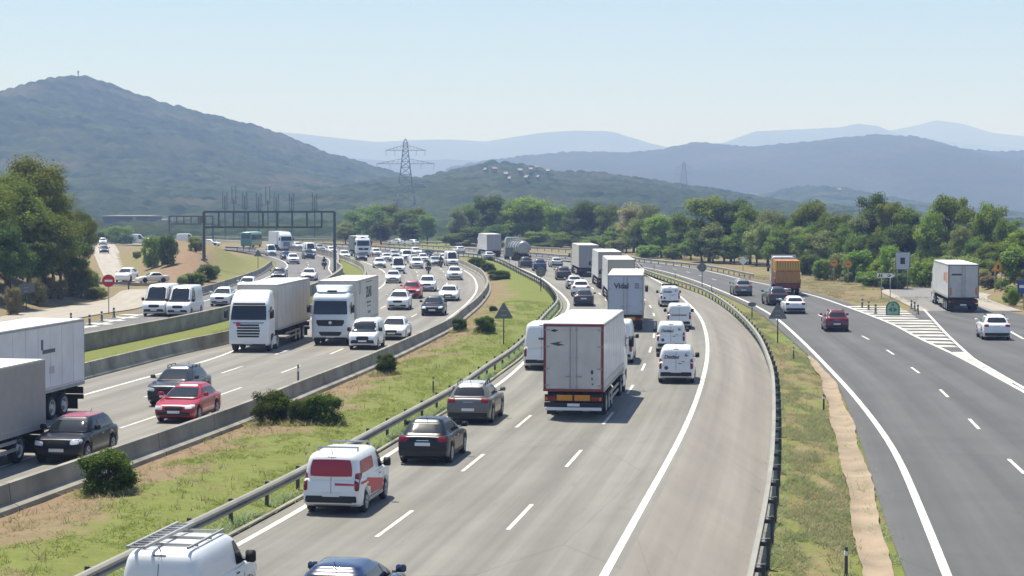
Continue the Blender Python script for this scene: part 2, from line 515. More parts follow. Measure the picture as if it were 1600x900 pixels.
md = (X - fBL(Y)) / np.maximum(fRG(Y) - fBL(Y), 0.1)
inm = (md > -0.05) & (md < 1.05) & (Y < 320)
nz = fbm(X * 0.35, Y * 0.35, 11)
near = 1 - sstep(60, 150, Y)
green = np.where(inm, sstep(0.22, 0.62, md + (nz - 0.45) * 1.1) * (0.62 + 0.38 * (1 - near)) + 0.1, 0.12)
va = (X > fRA(Y)) & (X < fPL(Y) + 1)
green = np.where(va, 0.48 + 1.0 * (fbm(X * 0.9, Y * 0.22, 12) - 0.45), green)
left = X < fQL(Y) + 2
green = np.where(left, 0.15 + 0.5 * (nz - 0.45), green)
green = np.where((X > fBL(Y) - 25) & (X < fBL(Y)) & (Y < 320), 0.62, green)
right = X > fPR(Y)
green = np.where(right, 0.24 + 0.9 * (nz - 0.45), green)
emb = left & (Y > 205) & (Y < 330) & (X > EMB_FOOT(Y))
azi = X / Y * 2900 + 800
redw = np.where(emb, np.exp(-(((azi - 283) / 34) ** 2)) * sstep(208, 222, Y) * (1 - sstep(262, 285, Y)) * 1.5 + (nz - .5) * .5, 0)
green = np.where(emb, green * 0.5 + 0.42 * sstep(318, 345, azi) + 0.30 * (1 - sstep(215, 250, azi)) - 0.5 * np.clip(redw, 0, 1), green)
redw = np.where(inm, sstep(0.55, 0.2, md) * 0.0 + (1 - sstep(0.16, 0.4, md + (nz - .45) * .5)) * (0.22 + 0.35 * near) + near * 0.55 * (fbm(X * .8, Y * .8, 21) > 0.52), redw)
redw = np.where(right & (X > 46) & (Y > 150), 0.35, redw)
green = np.where(Y > 470, 0.9, green); redw = np.where(Y > 470, 0, redw)
gme_v = np.stack([X.ravel(), Y.ravel(), Z.ravel()], -1)

def ground_mat():
    m, nt, b = new_mat("verge_ground")
    N, Lk = nt.nodes.new, nt.links.new
    at_ = N("ShaderNodeVertexColor"); at_.layer_name = "zone"
    sep = N("ShaderNodeSeparateColor"); Lk(at_.outputs[0], sep.inputs[0])
    tc = N("ShaderNodeTexCoord")
    def noise(s, d=6, rough=0.6):
        n = N("ShaderNodeTexNoise"); n.inputs['Scale'].default_value = s; n.inputs['Detail'].default_value = d; n.inputs['Roughness'].default_value = rough
        Lk(tc.outputs['Object'], n.inputs['Vector']); return n.outputs[0]
    def rng(src, a, c, lo=0.0, hi=1.0):
        r = N("ShaderNodeMapRange"); r.inputs[1].default_value, r.inputs[2].default_value, r.inputs[3].default_value, r.inputs[4].default_value = a, c, lo, hi
        Lk(src, r.inputs[0]); return r.outputs[0]
    def math_(op, a, c):
        q = N("ShaderNodeMath"); q.operation = op
        for i, s in enumerate((a, c)):
            if isinstance(s, float): q.inputs[i].default_value = s
            else: Lk(s, q.inputs[i])
        q.use_clamp = op in ('ADD',)
        return q.outputs[0]
    def mixc(f, a, c):
        q = N("ShaderNodeMix"); q.data_type = 'RGBA'
        Lk(f, q.inputs[0])
        for i, s in ((6, a), (7, c)):
            if isinstance(s, tuple): q.inputs[i].default_value = (*s, 1)
            else: Lk(s, q.inputs[i])
        return q.outputs[2]
    n1, n2, n3 = noise(0.55), noise(2.3), noise(9.0, 4)
    dry = mixc(rng(n1, 0.35, 0.65), (0.215, 0.17, 0.09), (0.165, 0.125, 0.07))
    dry = mixc(rng(n3, 0.4, 0.7, 0, 0.6), dry, (0.26, 0.22, 0.135))
    soil = mixc(rng(n2, 0.35, 0.65), (0.255, 0.185, 0.125), (0.20, 0.13, 0.08))
    grn = mixc(rng(n2, 0.35, 0.65), (0.132, 0.160, 0.038), (0.182, 0.202, 0.058))
    grn = mixc(rng(n3, 0.45, 0.75, 0, 0.5), grn, (0.095, 0.115, 0.035))
    base = mixc(sep.outputs[1], dry, soil)
    gw = math_('ADD', sep.outputs[0], rng(n2, 0.3, 0.7, -0.28, 0.28))
    base = mixc(rng(gw, 0.25, 0.6), base, grn)
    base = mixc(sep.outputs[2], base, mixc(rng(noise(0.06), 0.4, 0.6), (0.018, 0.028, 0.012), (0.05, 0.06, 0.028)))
    Lk(base, b.inputs['Base Color'])
    b.inputs['Roughness'].default_value = 0.95
    b.inputs['Specular IOR Level'].default_value = 0.15
    bp = N("ShaderNodeBump"); bp.inputs['Strength'].default_value = 0.7; bp.inputs['Distance'].default_value = 0.12
    Lk(math_('MULTIPLY', n3, n2), bp.inputs['Height']); Lk(bp.outputs[0], b.inputs['Normal'])
    return m
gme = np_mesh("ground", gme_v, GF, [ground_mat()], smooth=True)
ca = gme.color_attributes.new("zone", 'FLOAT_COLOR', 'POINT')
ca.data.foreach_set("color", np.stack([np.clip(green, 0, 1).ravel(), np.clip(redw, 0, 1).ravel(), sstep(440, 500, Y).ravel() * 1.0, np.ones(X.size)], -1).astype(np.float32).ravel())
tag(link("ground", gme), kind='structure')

# ------------------------------------------------------------------ carriageways
asph_R = road_mat("asphalt_pale", (0.192, 0.186, 0.163), 0.17)
asph_sh = road_mat("asphalt_shoulder", (0.203, 0.187, 0.163), 0.11, lanes=1)
asph_L = road_mat("asphalt_pale_far", (0.205, 0.195, 0.173), 0.13)
asph_P = road_mat("asphalt_dark", (0.100, 0.1, 0.099), 0.13)
asph_Q = road_mat("asphalt_grey", (0.155, 0.15, 0.145), 0.08)
asph_side = road_mat("side_road_surface", (0.34, 0.31, 0.265), 0.07)
sheet("road_main", offset(RAIL_G, 0.30), offset(R_R, 0.35), asph_R, 0.0, 3.5)
sheet("road_shoulder", offset(R_R, 0.35), offset(RAIL_A, 0.15), asph_sh, 0.0, 1)
sheet("road_oncoming", offset(BAR_LL, 0.1), offset(BAR_L, -0.1), asph_L, 0.0, 4)
sheet("road_entry", offset(Q_L, -1.6), offset(WALL_Q, -0.1), asph_Q, 0.004, 2.4)
P_edge = smooth(back(pts([(1413,893),(1383,813),(1360,740),(1330,650),(1307,600),(1268,560),(1228,524),(1196,496),(1166,478),(1130,461)]) + V2((20.9, 205), (20.7, 230), (19.3, 258), (16.2, 282), (11.8, 302), (6, 325), (-2.4, 350), (-14, 383)), 22), 200)
sheet("road_exit_main", P_edge, offset(P_R, 1.1), asph_P, 0.0, 2.3)
EX_L = smooth(V2((26, 60), (27.2, 95)) + pts([(1518,558),(1497,539),(1478,521),(1444,484)]), 60)
EX_R = smooth(V2((52, 60), (48, 95), (46, 122)) + pts([(1600,492),(1576,484)]), 60)
EX_in = offset(P_R[:100], 0.4)
def cut(line, y0, y1, n=60):
    f = by_y(line); return [Vector((float(f(y)), y)) for y in np.linspace(y0, y1, n)]
sheet("road_exit_lane", cut(P_R, 55, 158), cut(EX_R, 55, 158), asph_P, -0.004, 3)
OUT_L = smooth(V2((34.6, 157.6), (37.0, 180), (38.6, 194), (42, 203), (50, 207), (64, 208), (90, 206)), 60)
OUT_R = smooth(V2((43.4, 157.6), (45.3, 175), (47.2, 184), (50.5, 190), (57, 193), (68, 194), (90, 192)), 60)
sheet("road_exit_ramp", offset(OUT_L, 0.9), offset(OUT_R, -2.4), road_mat("ramp_asphalt", (0.20, 0.196, 0.188), 0.06), -0.002, 2)
sheet("kerb_apron", OUT_L, offset(OUT_L, 0.9), asph_side, 0.002, 1)
sheet("kerb_apron_outer", offset(OUT_R, -2.4), OUT_R, asph_side, 0.002, 1)
# side roads
S1a = smooth(pts([(140,381.5),(146,395),(152,410),(160,428),(170,446)]), 50)
S1b = smooth(pts([(179,381.5),(190,400),(203,420),(214,434),(240,446)]), 50)
sheet("side_road", S1a, S1b, asph_side, 0.008, 2)
S2a = smooth(pts([(-80,514),(0,494),(60,485),(120,476),(170,467),(196,452.5),(250,451)]), 60)
S2b = smooth(pts([(-80,540),(0,520),(90,503),(160,490),(214,482),(232,474),(262,464)]), 60)
sheet("slip_road", S2a, S2b, asph_side, 0.010, 2)
# far overpass road beyond the side road
sheet("far_road", smooth(V2((-190, 455), (-120, 440), (-70, 436)), 20), smooth(V2((-190, 448), (-120, 431), (-70, 428)), 20), asph_side, 0.014, 2)
# channel between main carriageway and exit road
DA = smooth(back(pts([(1345,897),(1330,800),(1317,733),(1300,667),(1285,600),(1270,573),(1258,556)]), 16), 60)
DB = smooth(back(pts([(1393,897),(1377,813),(1347,710),(1327,650),(1305,600),(1284,573),(1262,556)]), 16), 60)
DA = [q + Vector((random.uniform(-.025, .025) + .05 * math.sin(i * .37), 0)) for i, q in enumerate(resample(DA, 110))]
DB = [q + Vector((random.uniform(-.03, .03) + .07 * math.sin(i * .29 + 2), 0)) for i, q in enumerate(resample(DB, 110))]
ch = sheet("drainage_channel", DA, DB, sand_m, 0.0, 1, cross=6)
me = ch.data
for i, v in enumerate(me.vertices):
    t = (i % 7) / 6
    v.co.z = 0.05 - 0.065 * math.sin(t * math.pi) ** 0.8 + 0.012 * math.sin(v.co.y * 1.7)
kb = B(); ribbon(kb, offset(RAIL_G, 0.36), 0.13, 0.06, concrete_dirty)
extrude(kb, offset(RAIL_G, 0.42), [(-0.07, -0.05), (0.07, -0.05), (0.07, 0.05), (-0.07, 0.055)], dark_m)
tag(link("kerb", kb.mesh("kerb")), kind='structure')

# painted markings
mk = B()
def lerp_line(a, b, t): 
    a, b = resample(a, 400), resample(b, 400)
    return [p.lerp(q, t) for p, q in zip(a, b)]
ribbon(mk, R_L, 0.20, 0.006, white_line); ribbon(mk, R_R, 0.22, 0.006, white_line)
def lane(a, b, t, n=240):
    """line at the share t between two edge lines, matched at equal distance while both run forward"""
    fa, fb = by_y(a), by_y(b)
    return [Vector((float(fa(y)) * (1 - t) + float(fb(y)) * t, y)) for y in np.linspace(32, 300, n)]
LR1, LR2 = lane(R_L, R_R, 1 / 3), lane(R_L, R_R, 2 / 3)
dashes(mk, LR1, 0.13, 0.006, white_line, 4.4, 8.1, 22.5 - 4.6)
dashes(mk, LR2, 0.13, 0.006, white_line, 4.4, 8.1, 23.6 - 4.6)
link_mk = mk.mesh("road_markings")
tag(link("road_markings", link_mk), kind='structure')
mk = B()
ribbon(mk, L_L, 0.2, 0.006, white_line); ribbon(mk, L_R, 0.2, 0.006, white_line)
LL1 = smooth(back(pts([(218,623),(350,582),(433,553),(500,528)]) + V2((-11.9, 150), (-10.8, 180), (-10.9, 210), (-12.2, 240), (-15.2, 275), (-22, 310)), 40), 200)
LL2 = smooth(back(pts([(53,713),(212,661),(356,613),(454,577),(524,550)]) + V2((-8.0, 150), (-7.3, 180), (-7.4, 210), (-8.6, 240), (-11.3, 275), (-17, 310)), 30), 200)
dashes(mk, LL1, 0.13, 0.006, white_line, 4.4, 8.1, 3.2)
dashes(mk, LL2, 0.13, 0.006, white_line, 4.4, 8.1, 1.0)
ribbon(mk, Q_L, 0.2, 0.010, white_line); ribbon(mk, Q_R, 0.18, 0.010, white_line)
dashes(mk, lane(Q_L, Q_R, 0.5), 0.12, 0.010, white_line, 4.4, 8.1, 60)
tag(link("road_markings", mk.mesh("road_markings")), kind='structure')
mk = B()
ribbon(mk, P_L, 0.24, 0.006, white_line); ribbon(mk, P_R, 0.24, 0.006, white_line)
PD = smooth(back(pts([(1595,735),(1566,708),(1510,650),(1465,605),(1428,577),(1389,549),(1351,527),(1284,494),(1197,458),(1145,444),(1117,437)]) + V2((23.4, 258), (20.8, 282), (17, 304)), 25), 260)
s0 = 0
dashes(mk, PD, 0.14, 0.006, white_line, 3.6, 8.9, 24.2)
EXL = [Vector((25.0, 90.0))] + pts([(1520,560),(1497,539),(1478,521),(1444,484)])
ribbon(mk, resample(EXL, 30), 0.2, 0.006, white_line)
fE, fP = by_y(EXL), by_y(P_R)
# solid tip and hatching of the gore
tip = np.linspace(93, 113, 16)
mk.add([(float(fP(y)) + 0.14, y, 0.007) for y in tip] + [(float(fE(y)) + 0.0, y, 0.007) for y in tip], [(i, 16 + i, 17 + i, i + 1) for i in range(15)], worn_line)
yy = 117.0
while yy < 166:
    x0, x1 = float(fP(yy)) + 0.14, float(fE(min(yy, 158.0))) - 0.12
    if yy > 146: x0 = float(fP(yy)) + 0.14; x1 = x0 + (x1 - x0) * 0.75
    mk.add([(x0, yy, 0.007), (x1, yy - 0.4, 0.007), (x1, yy + 1.35, 0.007), (x0, yy + 1.75, 0.007)], [(0, 1, 2, 3)], worn_line)
    yy += 3.3
ribbon(mk, resample([Vector((38, 70)), Vector((35.2, 110))] + pts([(1600, 530), (1582, 520), (1560, 508)]), 30), 0.22, 0.006, white_line)
tag(link("road_markings", mk.mesh("road_markings")), kind='structure')
mk = B()
for i, (a, b) in enumerate([((132, 510), (150, 511)), ((140, 505), (172, 507)), ((160, 500), (192, 501.5)), ((178, 495.5), (212, 497)), ((190, 491.5), (216, 492.5))]):
    p, q = at(*a).xy, at(*b).xy
    ribbon(mk, [p, q], 0.9, 0.016, white_line)
tag(link("road_markings", mk.mesh("road_markings")), kind='structure')
# ------------------------------------------------------------------ barriers and guard rails
joint_m = mat("barrier_joint", (.05, .047, .04), .9)
JERSEY = [(-0.30, -0.06), (0.30, -0.06), (0.29, 0.10), (0.15, 0.28), (0.09, 0.82), (-0.09, 0.82), (-0.15, 0.28), (-0.29, 0.10)]
def barrier(name, line, prof, m, label):
    b = B(); extrude(b, line, prof, m)
    wide = [(q[0] * 1.02, q[1] + (.004 if q[1] > .5 else 0)) for q in prof]
    for q, t in zip(resample(line, step=6.0)[1:-1], resample(line, step=6.0)[2:]):
        u = (t - q).normalized() * .018
        extrude(b, [q - u, q + u], wide, joint_m)
    return tag(link(name, b.mesh(name, 0)), label, "barrier")
JER_L = [(-0.26, -0.06), (0.42, -0.10), (0.40, 0.14), (0.15, 0.26), (0.10, 0.80), (-0.10, 0.80), (-0.14, 0.26), (-0.26, 0.12)]
barrier("concrete_barrier", resample(BAR_L, step=1.6), JER_L, concrete_m, "long concrete barrier between the oncoming lanes and the shrubs on the green median")
barrier("concrete_barrier", resample(BAR_LL, step=2), JERSEY, concrete_dirty, "stained concrete barrier along the oncoming lanes, below the grass strip")
WALLP = [(-0.14, -0.06), (0.14, -0.06), (0.12, 0.92), (0.16, 0.94), (0.16, 1.02), (-0.16, 1.02), (-0.16, 0.94), (-0.12, 0.92)]
barrier("concrete_wall", resample(WALL_Q, step=2), WALLP, concrete_m, "plain grey concrete wall between the entry road and the narrow grass strip")
barrier("concrete_barrier", resample(BAR_QL, step=2), JERSEY, concrete_m, "curved concrete barrier at the foot of the reddish embankment")

WBEAM = [(0.0, 0.42), (-0.085, 0.46), (-0.085, 0.52), (0.0, 0.555), (0.0, 0.575), (-0.085, 0.61), (-0.09, 0.68), (-0.05, 0.715), (-0.02, 0.735), (0.055, 0.735), (0.055, 0.715), (0.0, 0.66), (0.0, 0.62), (0.04, 0.56), (0.0, 0.50), (0.04, 0.42)]
def guard_rail(line, step, side, label, y_max=420, spacer=True, double=False):
    """w-beam with posts behind it; side +1 = posts to the right of the line"""
    line = resample(line, step=1.5)
    root = tag(link("guard_rail", None), label, "guard rail")
    b = B()
    extrude(b, line, [(q[0] * side, q[1]) for q in WBEAM], rail_m)
    if double: extrude(b, offset(line, side * 0.42), [(-q[0] * side, q[1] - .0) for q in WBEAM], rail_m)
    link("rail", b.mesh("rail", smooth=False), root)
    pb = B()
    pb.box((0.24 * side, 0, 0.30), (0.09, 0.12, 0.84), post_m)
    pb.box((0.10 * side, 0, 0.58), (0.24, 0.10, 0.10), post_m)
    pb.box((0.12 * side, 0, 0.70), (0.30, 0.05, 0.02), rail_m)
    pme = pb.mesh("post")
    pl = resample(line, step=step)
    rest = []
    k = 0
    order = sorted(range(1, len(pl) - 1), key=lambda i: pl[i].y)
    for i in order:
        if pl[i].y < 34: continue
        t = (pl[i + 1] - pl[i - 1]).normalized()
        a = math.atan2(t.y, t.x) - math.pi / 2
        if k < 70:
            link("post", pme, root, (pl[i].x, pl[i].y, 0), (0, 0, a)); k += 1
        else: rest.append((pl[i], a))
    if rest:
        fb = B()
        for p, a in rest: fb.box((p.x + 0.24 * side * math.cos(a), p.y + 0.24 * side * math.sin(a), 0.3), (0.1, 0.1, 0.8), post_m)
        tag(link("post", fb.mesh("post"), root), kind="stuff")
    return root
guard_rail(RAIL_A, 3.3, 1, "guard rail with dark posts along the wide shoulder, beside the sandy channel")
guard_rail(RAIL_G, 3.3, -1, "guard rail along the green median, beside the lane with the red and white van")
guard_rail(RAIL_B, 4.0, 1, "far guard rail on the outside of the bend, in front of the wood")
rl = smooth(pts([(150,450.5),(185,451),(225,452.5),(300,455)]), 20)
guard_rail(rl, 4.0, 1, "short guard rail at the end of the side road, behind the no entry sign")
guard_rail(smooth(pts([(352,391),(372,391.5),(400,394)]), 20), 4.0, 1, "short dark guard rail on top of the grassy embankment")

# ------------------------------------------------------------------ hills and mountains
def hill(name, D, sil, front, rear, hcol, canopy, step, xpad=0, label=None, rough=1.0, seed=1):
    D, front, rear, step = D * 1.4, front * 1.4, rear * 1.4, step * 1.25
    X0, X1 = xat(sil[0][0], D), xat(sil[-1][0], D)
    nx = int((X1 - X0) / step) + 1
    x = np.linspace(X0, X1, nx)
    sx = np.array([xat(a, D) for a, _ in sil]); sz = np.array([above(0, b, D) for _, b in sil])
    ridge = np.interp(x, sx, sz)
    k = max(1, int(12 / step)); ker = np.ones(k) / k
    ridge = np.convolve(np.pad(ridge, k, mode='edge'), ker, 'same')[k:-k]
    # rows are denser near the ridge
    t = np.concatenate([-(1 - np.linspace(0, 1, int(front / (step * 1.6))) ** 1.0) * front, np.linspace(0, rear, 14)[1:]])
    XX, TT = np.meshgrid(x, t)
    YY = D + TT
    prof = np.where(TT < 0, 1 - (-TT / front) ** 1.35, 1 - (TT / rear) ** 1.5)
    gul = (fbm(XX / (front * .28), YY / (front * .5), seed, 5) - 0.47)
    env = np.clip(-TT / (front * .35), 0, 1) * np.clip((front + TT) / (front * .3), 0, 1)
    RR = np.broadcast_to(ridge, XX.shape)
    ZZ = -2 + (RR + 2) * np.clip(prof, 0, 1) + gul * env * RR * 0.55 * rough
    ZZ = np.where(TT < 0, -2 + (ZZ + 2) * (YY / D) * np.where(TT < -1, 0.985, 1.0), ZZ)
    if canopy:
        cs = canopy * 1.25
        gx, gy = XX / cs, YY / cs
        best = np.zeros_like(XX)
        ix, iy = np.floor(gx).astype(np.int64), np.floor(gy).astype(np.int64)
        for dx in (-1, 0, 1):
            for dy in (-1, 0, 1):
                cx, cy = ix + dx, iy + dy
                h1 = ((cx * 73856093) ^ (cy * 19349663)) & 0xFFFF
                h2 = ((cx * 83492791) ^ (cy * 29349661)) & 0xFFFF
                h3 = ((cx * 49979687) ^ (cy * 67867979)) & 0xFFFF
                r = np.sqrt((gx - cx - h1 / 65535.0) ** 2 + (gy - cy - h2 / 65535.0) ** 2)
                hh = (0.45 + 0.75 * h3 / 65535.0) * np.sqrt(np.clip(1 - (r / 0.72) ** 2, 0, 1))
                best = np.maximum(best, hh)
        ZZ = ZZ + best * canopy * 0.80 - canopy * 0.42
    n0, n1 = XX.shape[1], XX.shape[0]
    g = np.arange(n0 * n1).reshape(n1, n0)
    F = np.stack([g[:-1, :-1], g[:-1, 1:], g[1:, 1:], g[1:, :-1]], -1).reshape(-1, 4)
    me = np_mesh(name, np.stack([XX.ravel(), YY.ravel(), ZZ.ravel()], -1), F, [hcol], smooth=True)
    o = tag(link(name, me), kind='structure')
    f_x, f_t = x, t
    def height(px, y):
        i = np.clip(np.searchsorted(x, px), 0, n0 - 1); j = np.clip(np.searchsorted(t, y - D), 0, n1 - 1)
        return float(ZZ[j, i])
    return o, height
def hill_mat(name, c1, c2, c3, s):
    m, nt, b = new_mat(name)
    N, Lk = nt.nodes.new, nt.links.new
    tc = N("ShaderNodeTexCoord")
    def noise(sc):
        n = N("ShaderNodeTexNoise"); n.inputs['Scale'].default_value = sc; n.inputs['Detail'].default_value = 6; n.inputs['Roughness'].default_value = 0.65
        Lk(tc.outputs['Object'], n.inputs['Vector'])
        r = N("ShaderNodeMapRange"); r.inputs[1].default_value = 0.36; r.inputs[2].default_value = 0.64; Lk(n.outputs[0], r.inputs[0]); return r.outputs[0]
    a = N("ShaderNodeMix"); a.data_type = 'RGBA'; a.inputs[6].default_value = (*c1, 1); a.inputs[7].default_value = (*c2, 1); Lk(noise(s), a.inputs[0])
    q = N("ShaderNodeTexNoise"); q.inputs['Scale'].default_value = s * 0.35; q.inputs['Detail'].default_value = 8; Lk(tc.outputs['Object'], q.inputs['Vector'])
    r = N("ShaderNodeMapRange"); r.inputs[1].default_value = 0.56; r.inputs[2].default_value = 0.68; r.inputs[4].default_value = 0.7; Lk(q.outputs[0], r.inputs[0])
    e = N("ShaderNodeMix"); e.data_type = 'RGBA'; e.inputs[7].default_value = (*c3, 1); Lk(a.outputs[2], e.inputs[6]); Lk(r.outputs[0], e.inputs[0])
    Lk(e.outputs[2], b.inputs['Base Color'])
    b.inputs['Roughness'].default_value = 1.0; b.inputs['Specular IOR Level'].default_value = 0.05
    return m
hm1 = hill_mat("wooded_hill", (0.010, 0.022, 0.009), (0.046, 0.066, 0.028), (0.078, 0.070, 0.045), 0.026)
hm2 = hill_mat("distant_slope", (0.028, 0.036, 0.02), (0.045, 0.052, 0.028), (0.075, 0.066, 0.045), 0.006)
LEFT_SIL = [(-420,300),(-260,250),(-120,212),(0,165),(40,148),(75,132),(105,121),(125,118),(150,123),(190,139),(240,156),(300,173),(345,184),(400,198),(435,209),(470,223),(500,237),(560,254),(600,266),(640,278),(700,292),(780,306),(840,318)]
o_, h_left = hill("hill_wooded", 1500, LEFT_SIL, 930, 500, hm1, 8.0, 2.1, seed=4)
o_, h_vil = hill("hill_village", 1120, [(470,322),(520,306),(560,291),(600,281),(640,282),(680,276),(720,266),(760,256),(790,255),(830,261),(870,271),(930,270),(980,278),(1040,288),(1110,298),(1200,316),(1300,325)], 560, 300, hm1, 7.5, 1.9, seed=9)
hill("hill_small", 1550, [(1120,326),(1160,313),(1190,305),(1230,295),(1270,291),(1310,294),(1340,301),(1400,314),(1480,326)], 350, 300, hm1, 7.0, 2.6, seed=13)
hill("hills_middle", 2600, [(700,262),(760,250),(830,244),(900,238),(980,240),(1030,236),(1050,230),(1085,224),(1130,227),(1170,231),(1250,224),(1310,217),(1360,212),(1420,213),(1470,224),(1500,234),(1560,238),(1640,236),(1760,226),(1900,250)], 800, 500, hm2, 8, 6, seed=17)
hill("hills_low", 4300, [(380,262),(460,250),(540,247),(620,252),(700,249),(760,252),(820,242),(870,239),(950,240),(1030,234),(1120,240),(1300,262)], 800, 500, hm2, 0, 12, seed=23)
hill("mountain_range", 6200, [(200,225),(330,212),(430,206),(470,209),(530,216),(590,222),(640,219),(700,218),(760,221),(810,213),(850,207),(900,204),(950,205),(990,216),(1040,231),(1080,226),(1130,223),(1160,212),(1180,205),(1250,202),(1310,199),(1340,193),(1370,197),(1390,205),(1420,214),(1500,224),(1600,232),(1800,240)], 1200, 450, hm2, 0, 18, seed=29)
hill("mountain_peak", 7000, [(1180,236),(1260,222),(1340,210),(1390,204),(1430,196),(1460,188),(1500,193),(1550,208),(1600,213),(1660,209),(1750,215),(1900,235)], 800, 400, hm2, 0, 18, seed=31)

hill("wood_far", 450, [(-60,352),(60,350),(160,353),(240,351),(330,354),(420,352),(500,350),(580,352),(640,354),(700,352),(760,356)], 60, 60, hm1, 4.5, 1.0, seed=37)
# ------------------------------------------------------------------ haze: one box of even air
hz, nt, pb_ = new_mat("summer_haze")
nt.nodes.remove(pb_)
pv = nt.nodes.new("ShaderNodeVolumePrincipled")
pv.inputs['Density'].default_value = HAZE_DENSITY
pv.inputs['Color'].default_value = (*HAZE_COLOR, 1)
pv.inputs['Anisotropy'].default_value = 0.0
pv.inputs['Absorption Color'].default_value = (1, 1, 1, 1)     # thin air scatters blue more and absorbs nothing
nt.links.new(pv.outputs[0], nt.nodes["Material Output"].inputs['Volume'])
hb = B(); hb.box((0, 5400, 238), (10400, 11200, 480), hz)
tag(link("haze", hb.mesh("haze")), kind='stuff')

# ------------------------------------------------------------------ foliage
def quads(name, cen, nrm, size, m, asp=0.6, soft=None):
    """one leaf-sized quad per point, facing roughly nrm"""
    n = len(cen)
    r = RNG.normal(size=(n, 3))
    a = np.cross(nrm, r); a /= np.linalg.norm(a, axis=1, keepdims=True) + 1e-9
    b = np.cross(nrm, a); b /= np.linalg.norm(b, axis=1, keepdims=True) + 1e-9
    s = (size * (0.6 + 0.8 * RNG.random(n)))[:, None] if np.ndim(size) == 0 else size[:, None]
    a, b = a * s * 0.5, b * s * 0.5 * asp
    v = np.stack([cen - a - b * 0.4, cen + b, cen + a + b * 0.4, cen - b], 1).reshape(-1, 3)
    me = np_mesh(name, v, np.arange(4 * n).reshape(-1, 4), [m], smooth=True)
    if False: me.normals_split_custom_set_from_vertices(np.repeat(soft, 4, 0).tolist())
    return me

def crown(name, m, seed, style, clumps, per, leaf):
    """unit tree: height 1, crown radius about 0.38"""
    rs = np.random.default_rng(seed)
    C, R = [], []
    for i in range(clumps):
        for _ in range(30):
            d = rs.normal(size=3); d /= np.linalg.norm(d)
            if d[2] > (-0.75 if style != 'bush' else -1.1): break
        rad = 0.55 + 0.45 * rs.random() ** 0.6
        lump = 0.8 + 0.38 * math.sin(3.1 * d[0] + seed) * math.cos(2.7 * d[1] + 1.3 * seed) + 0.16 * rs.normal()
        if style == 'round':
            c = np.array([d[0] * 0.34, d[1] * 0.34, 0.52 + d[2] * 0.42]) * 1.0
            c[:2] *= rad * lump; c[2] = 0.52 + (c[2] - 0.52) * rad * (0.85 + 0.2 * lump)
            R.append(0.085 + 0.05 * rs.random())
        elif style == 'pine':
            c = np.array([d[0] * 0.36 * rad * lump, d[1] * 0.36 * rad * lump, 0.60 + d[2] * 0.33 * rad])
            R.append(0.07 + 0.055 * rs.random())
        else:   # bush
            q = d / (np.abs(d) ** 3.2).sum() ** (1 / 3.2); k_ = rad * (0.80 + 0.34 * lump - 0.1); c = np.array([q[0] * 0.37 * k_, q[1] * 0.37 * k_, 0.45 + q[2] * 0.40 * rad * (0.7 + 0.3 * lump)])
            R.append(0.10 + 0.05 * rs.random())
        C.append(c)
    C, R = np.array(C), np.array(R)
    k = rs.integers(0, clumps, clumps * per)
    d = rs.normal(size=(len(k), 3)); d /= np.linalg.norm(d, axis=1, keepdims=True)
    rr = (rs.random(len(k)) ** 0.45)[:, None]
    flat = np.array([1.2, 1.2, 0.62]) if style != 'bush' else np.array([1, 1, 0.95])
    P = C[k] + d * rr * R[k][:, None] * flat * 1.25
    N_ = d * 0.7 + rs.normal(size=d.shape) * 0.45 + np.array([0, 0, 0.75])
    N_ /= np.linalg.norm(N_, axis=1, keepdims=True)
    keep = P[:, 2] > (0.02 if style == 'bush' else 0.07)
    Sn = d * 0.8 + (C[k] - np.array([0, 0, 0.5])) * 1.2 + rs.normal(size=d.shape) * 0.25 + np.array([0, 0, 0.25])
    Sn /= np.linalg.norm(Sn, axis=1, keepdims=True)
    return quads(name, P[keep], N_[keep], leaf, m, soft=Sn[keep]), C

def trunk(name, C, seed, style, top=0.75):
    rs = random.Random(seed)
    b = B()
    p = Vector((0, 0, -0.02)); r = 0.028
    knots = [p]
    for k in range(5):
        q = p + Vector((rs.uniform(-.02, .02), rs.uniform(-.02, .02), top / 5))
        b.tube(p, q, r, bark_m, 8, r * 0.82, cap=False); p, r = q, r * 0.82; knots.append(p)
    for c in sorted(C.tolist(), key=lambda c: rs.random())[:14]:
        base = min(knots[1:], key=lambda q: abs(q.z - (c[2] - 0.16)))
        mid = base.lerp(Vector(c), 0.5) + Vector((0, 0, 0.02))
        b.tube(base, mid, 0.010, bark_m, 5, 0.007, cap=False); b.tube(mid, Vector(c), 0.007, bark_m, 5, 0.003, cap=False)
    return b.mesh(name, smooth=True)

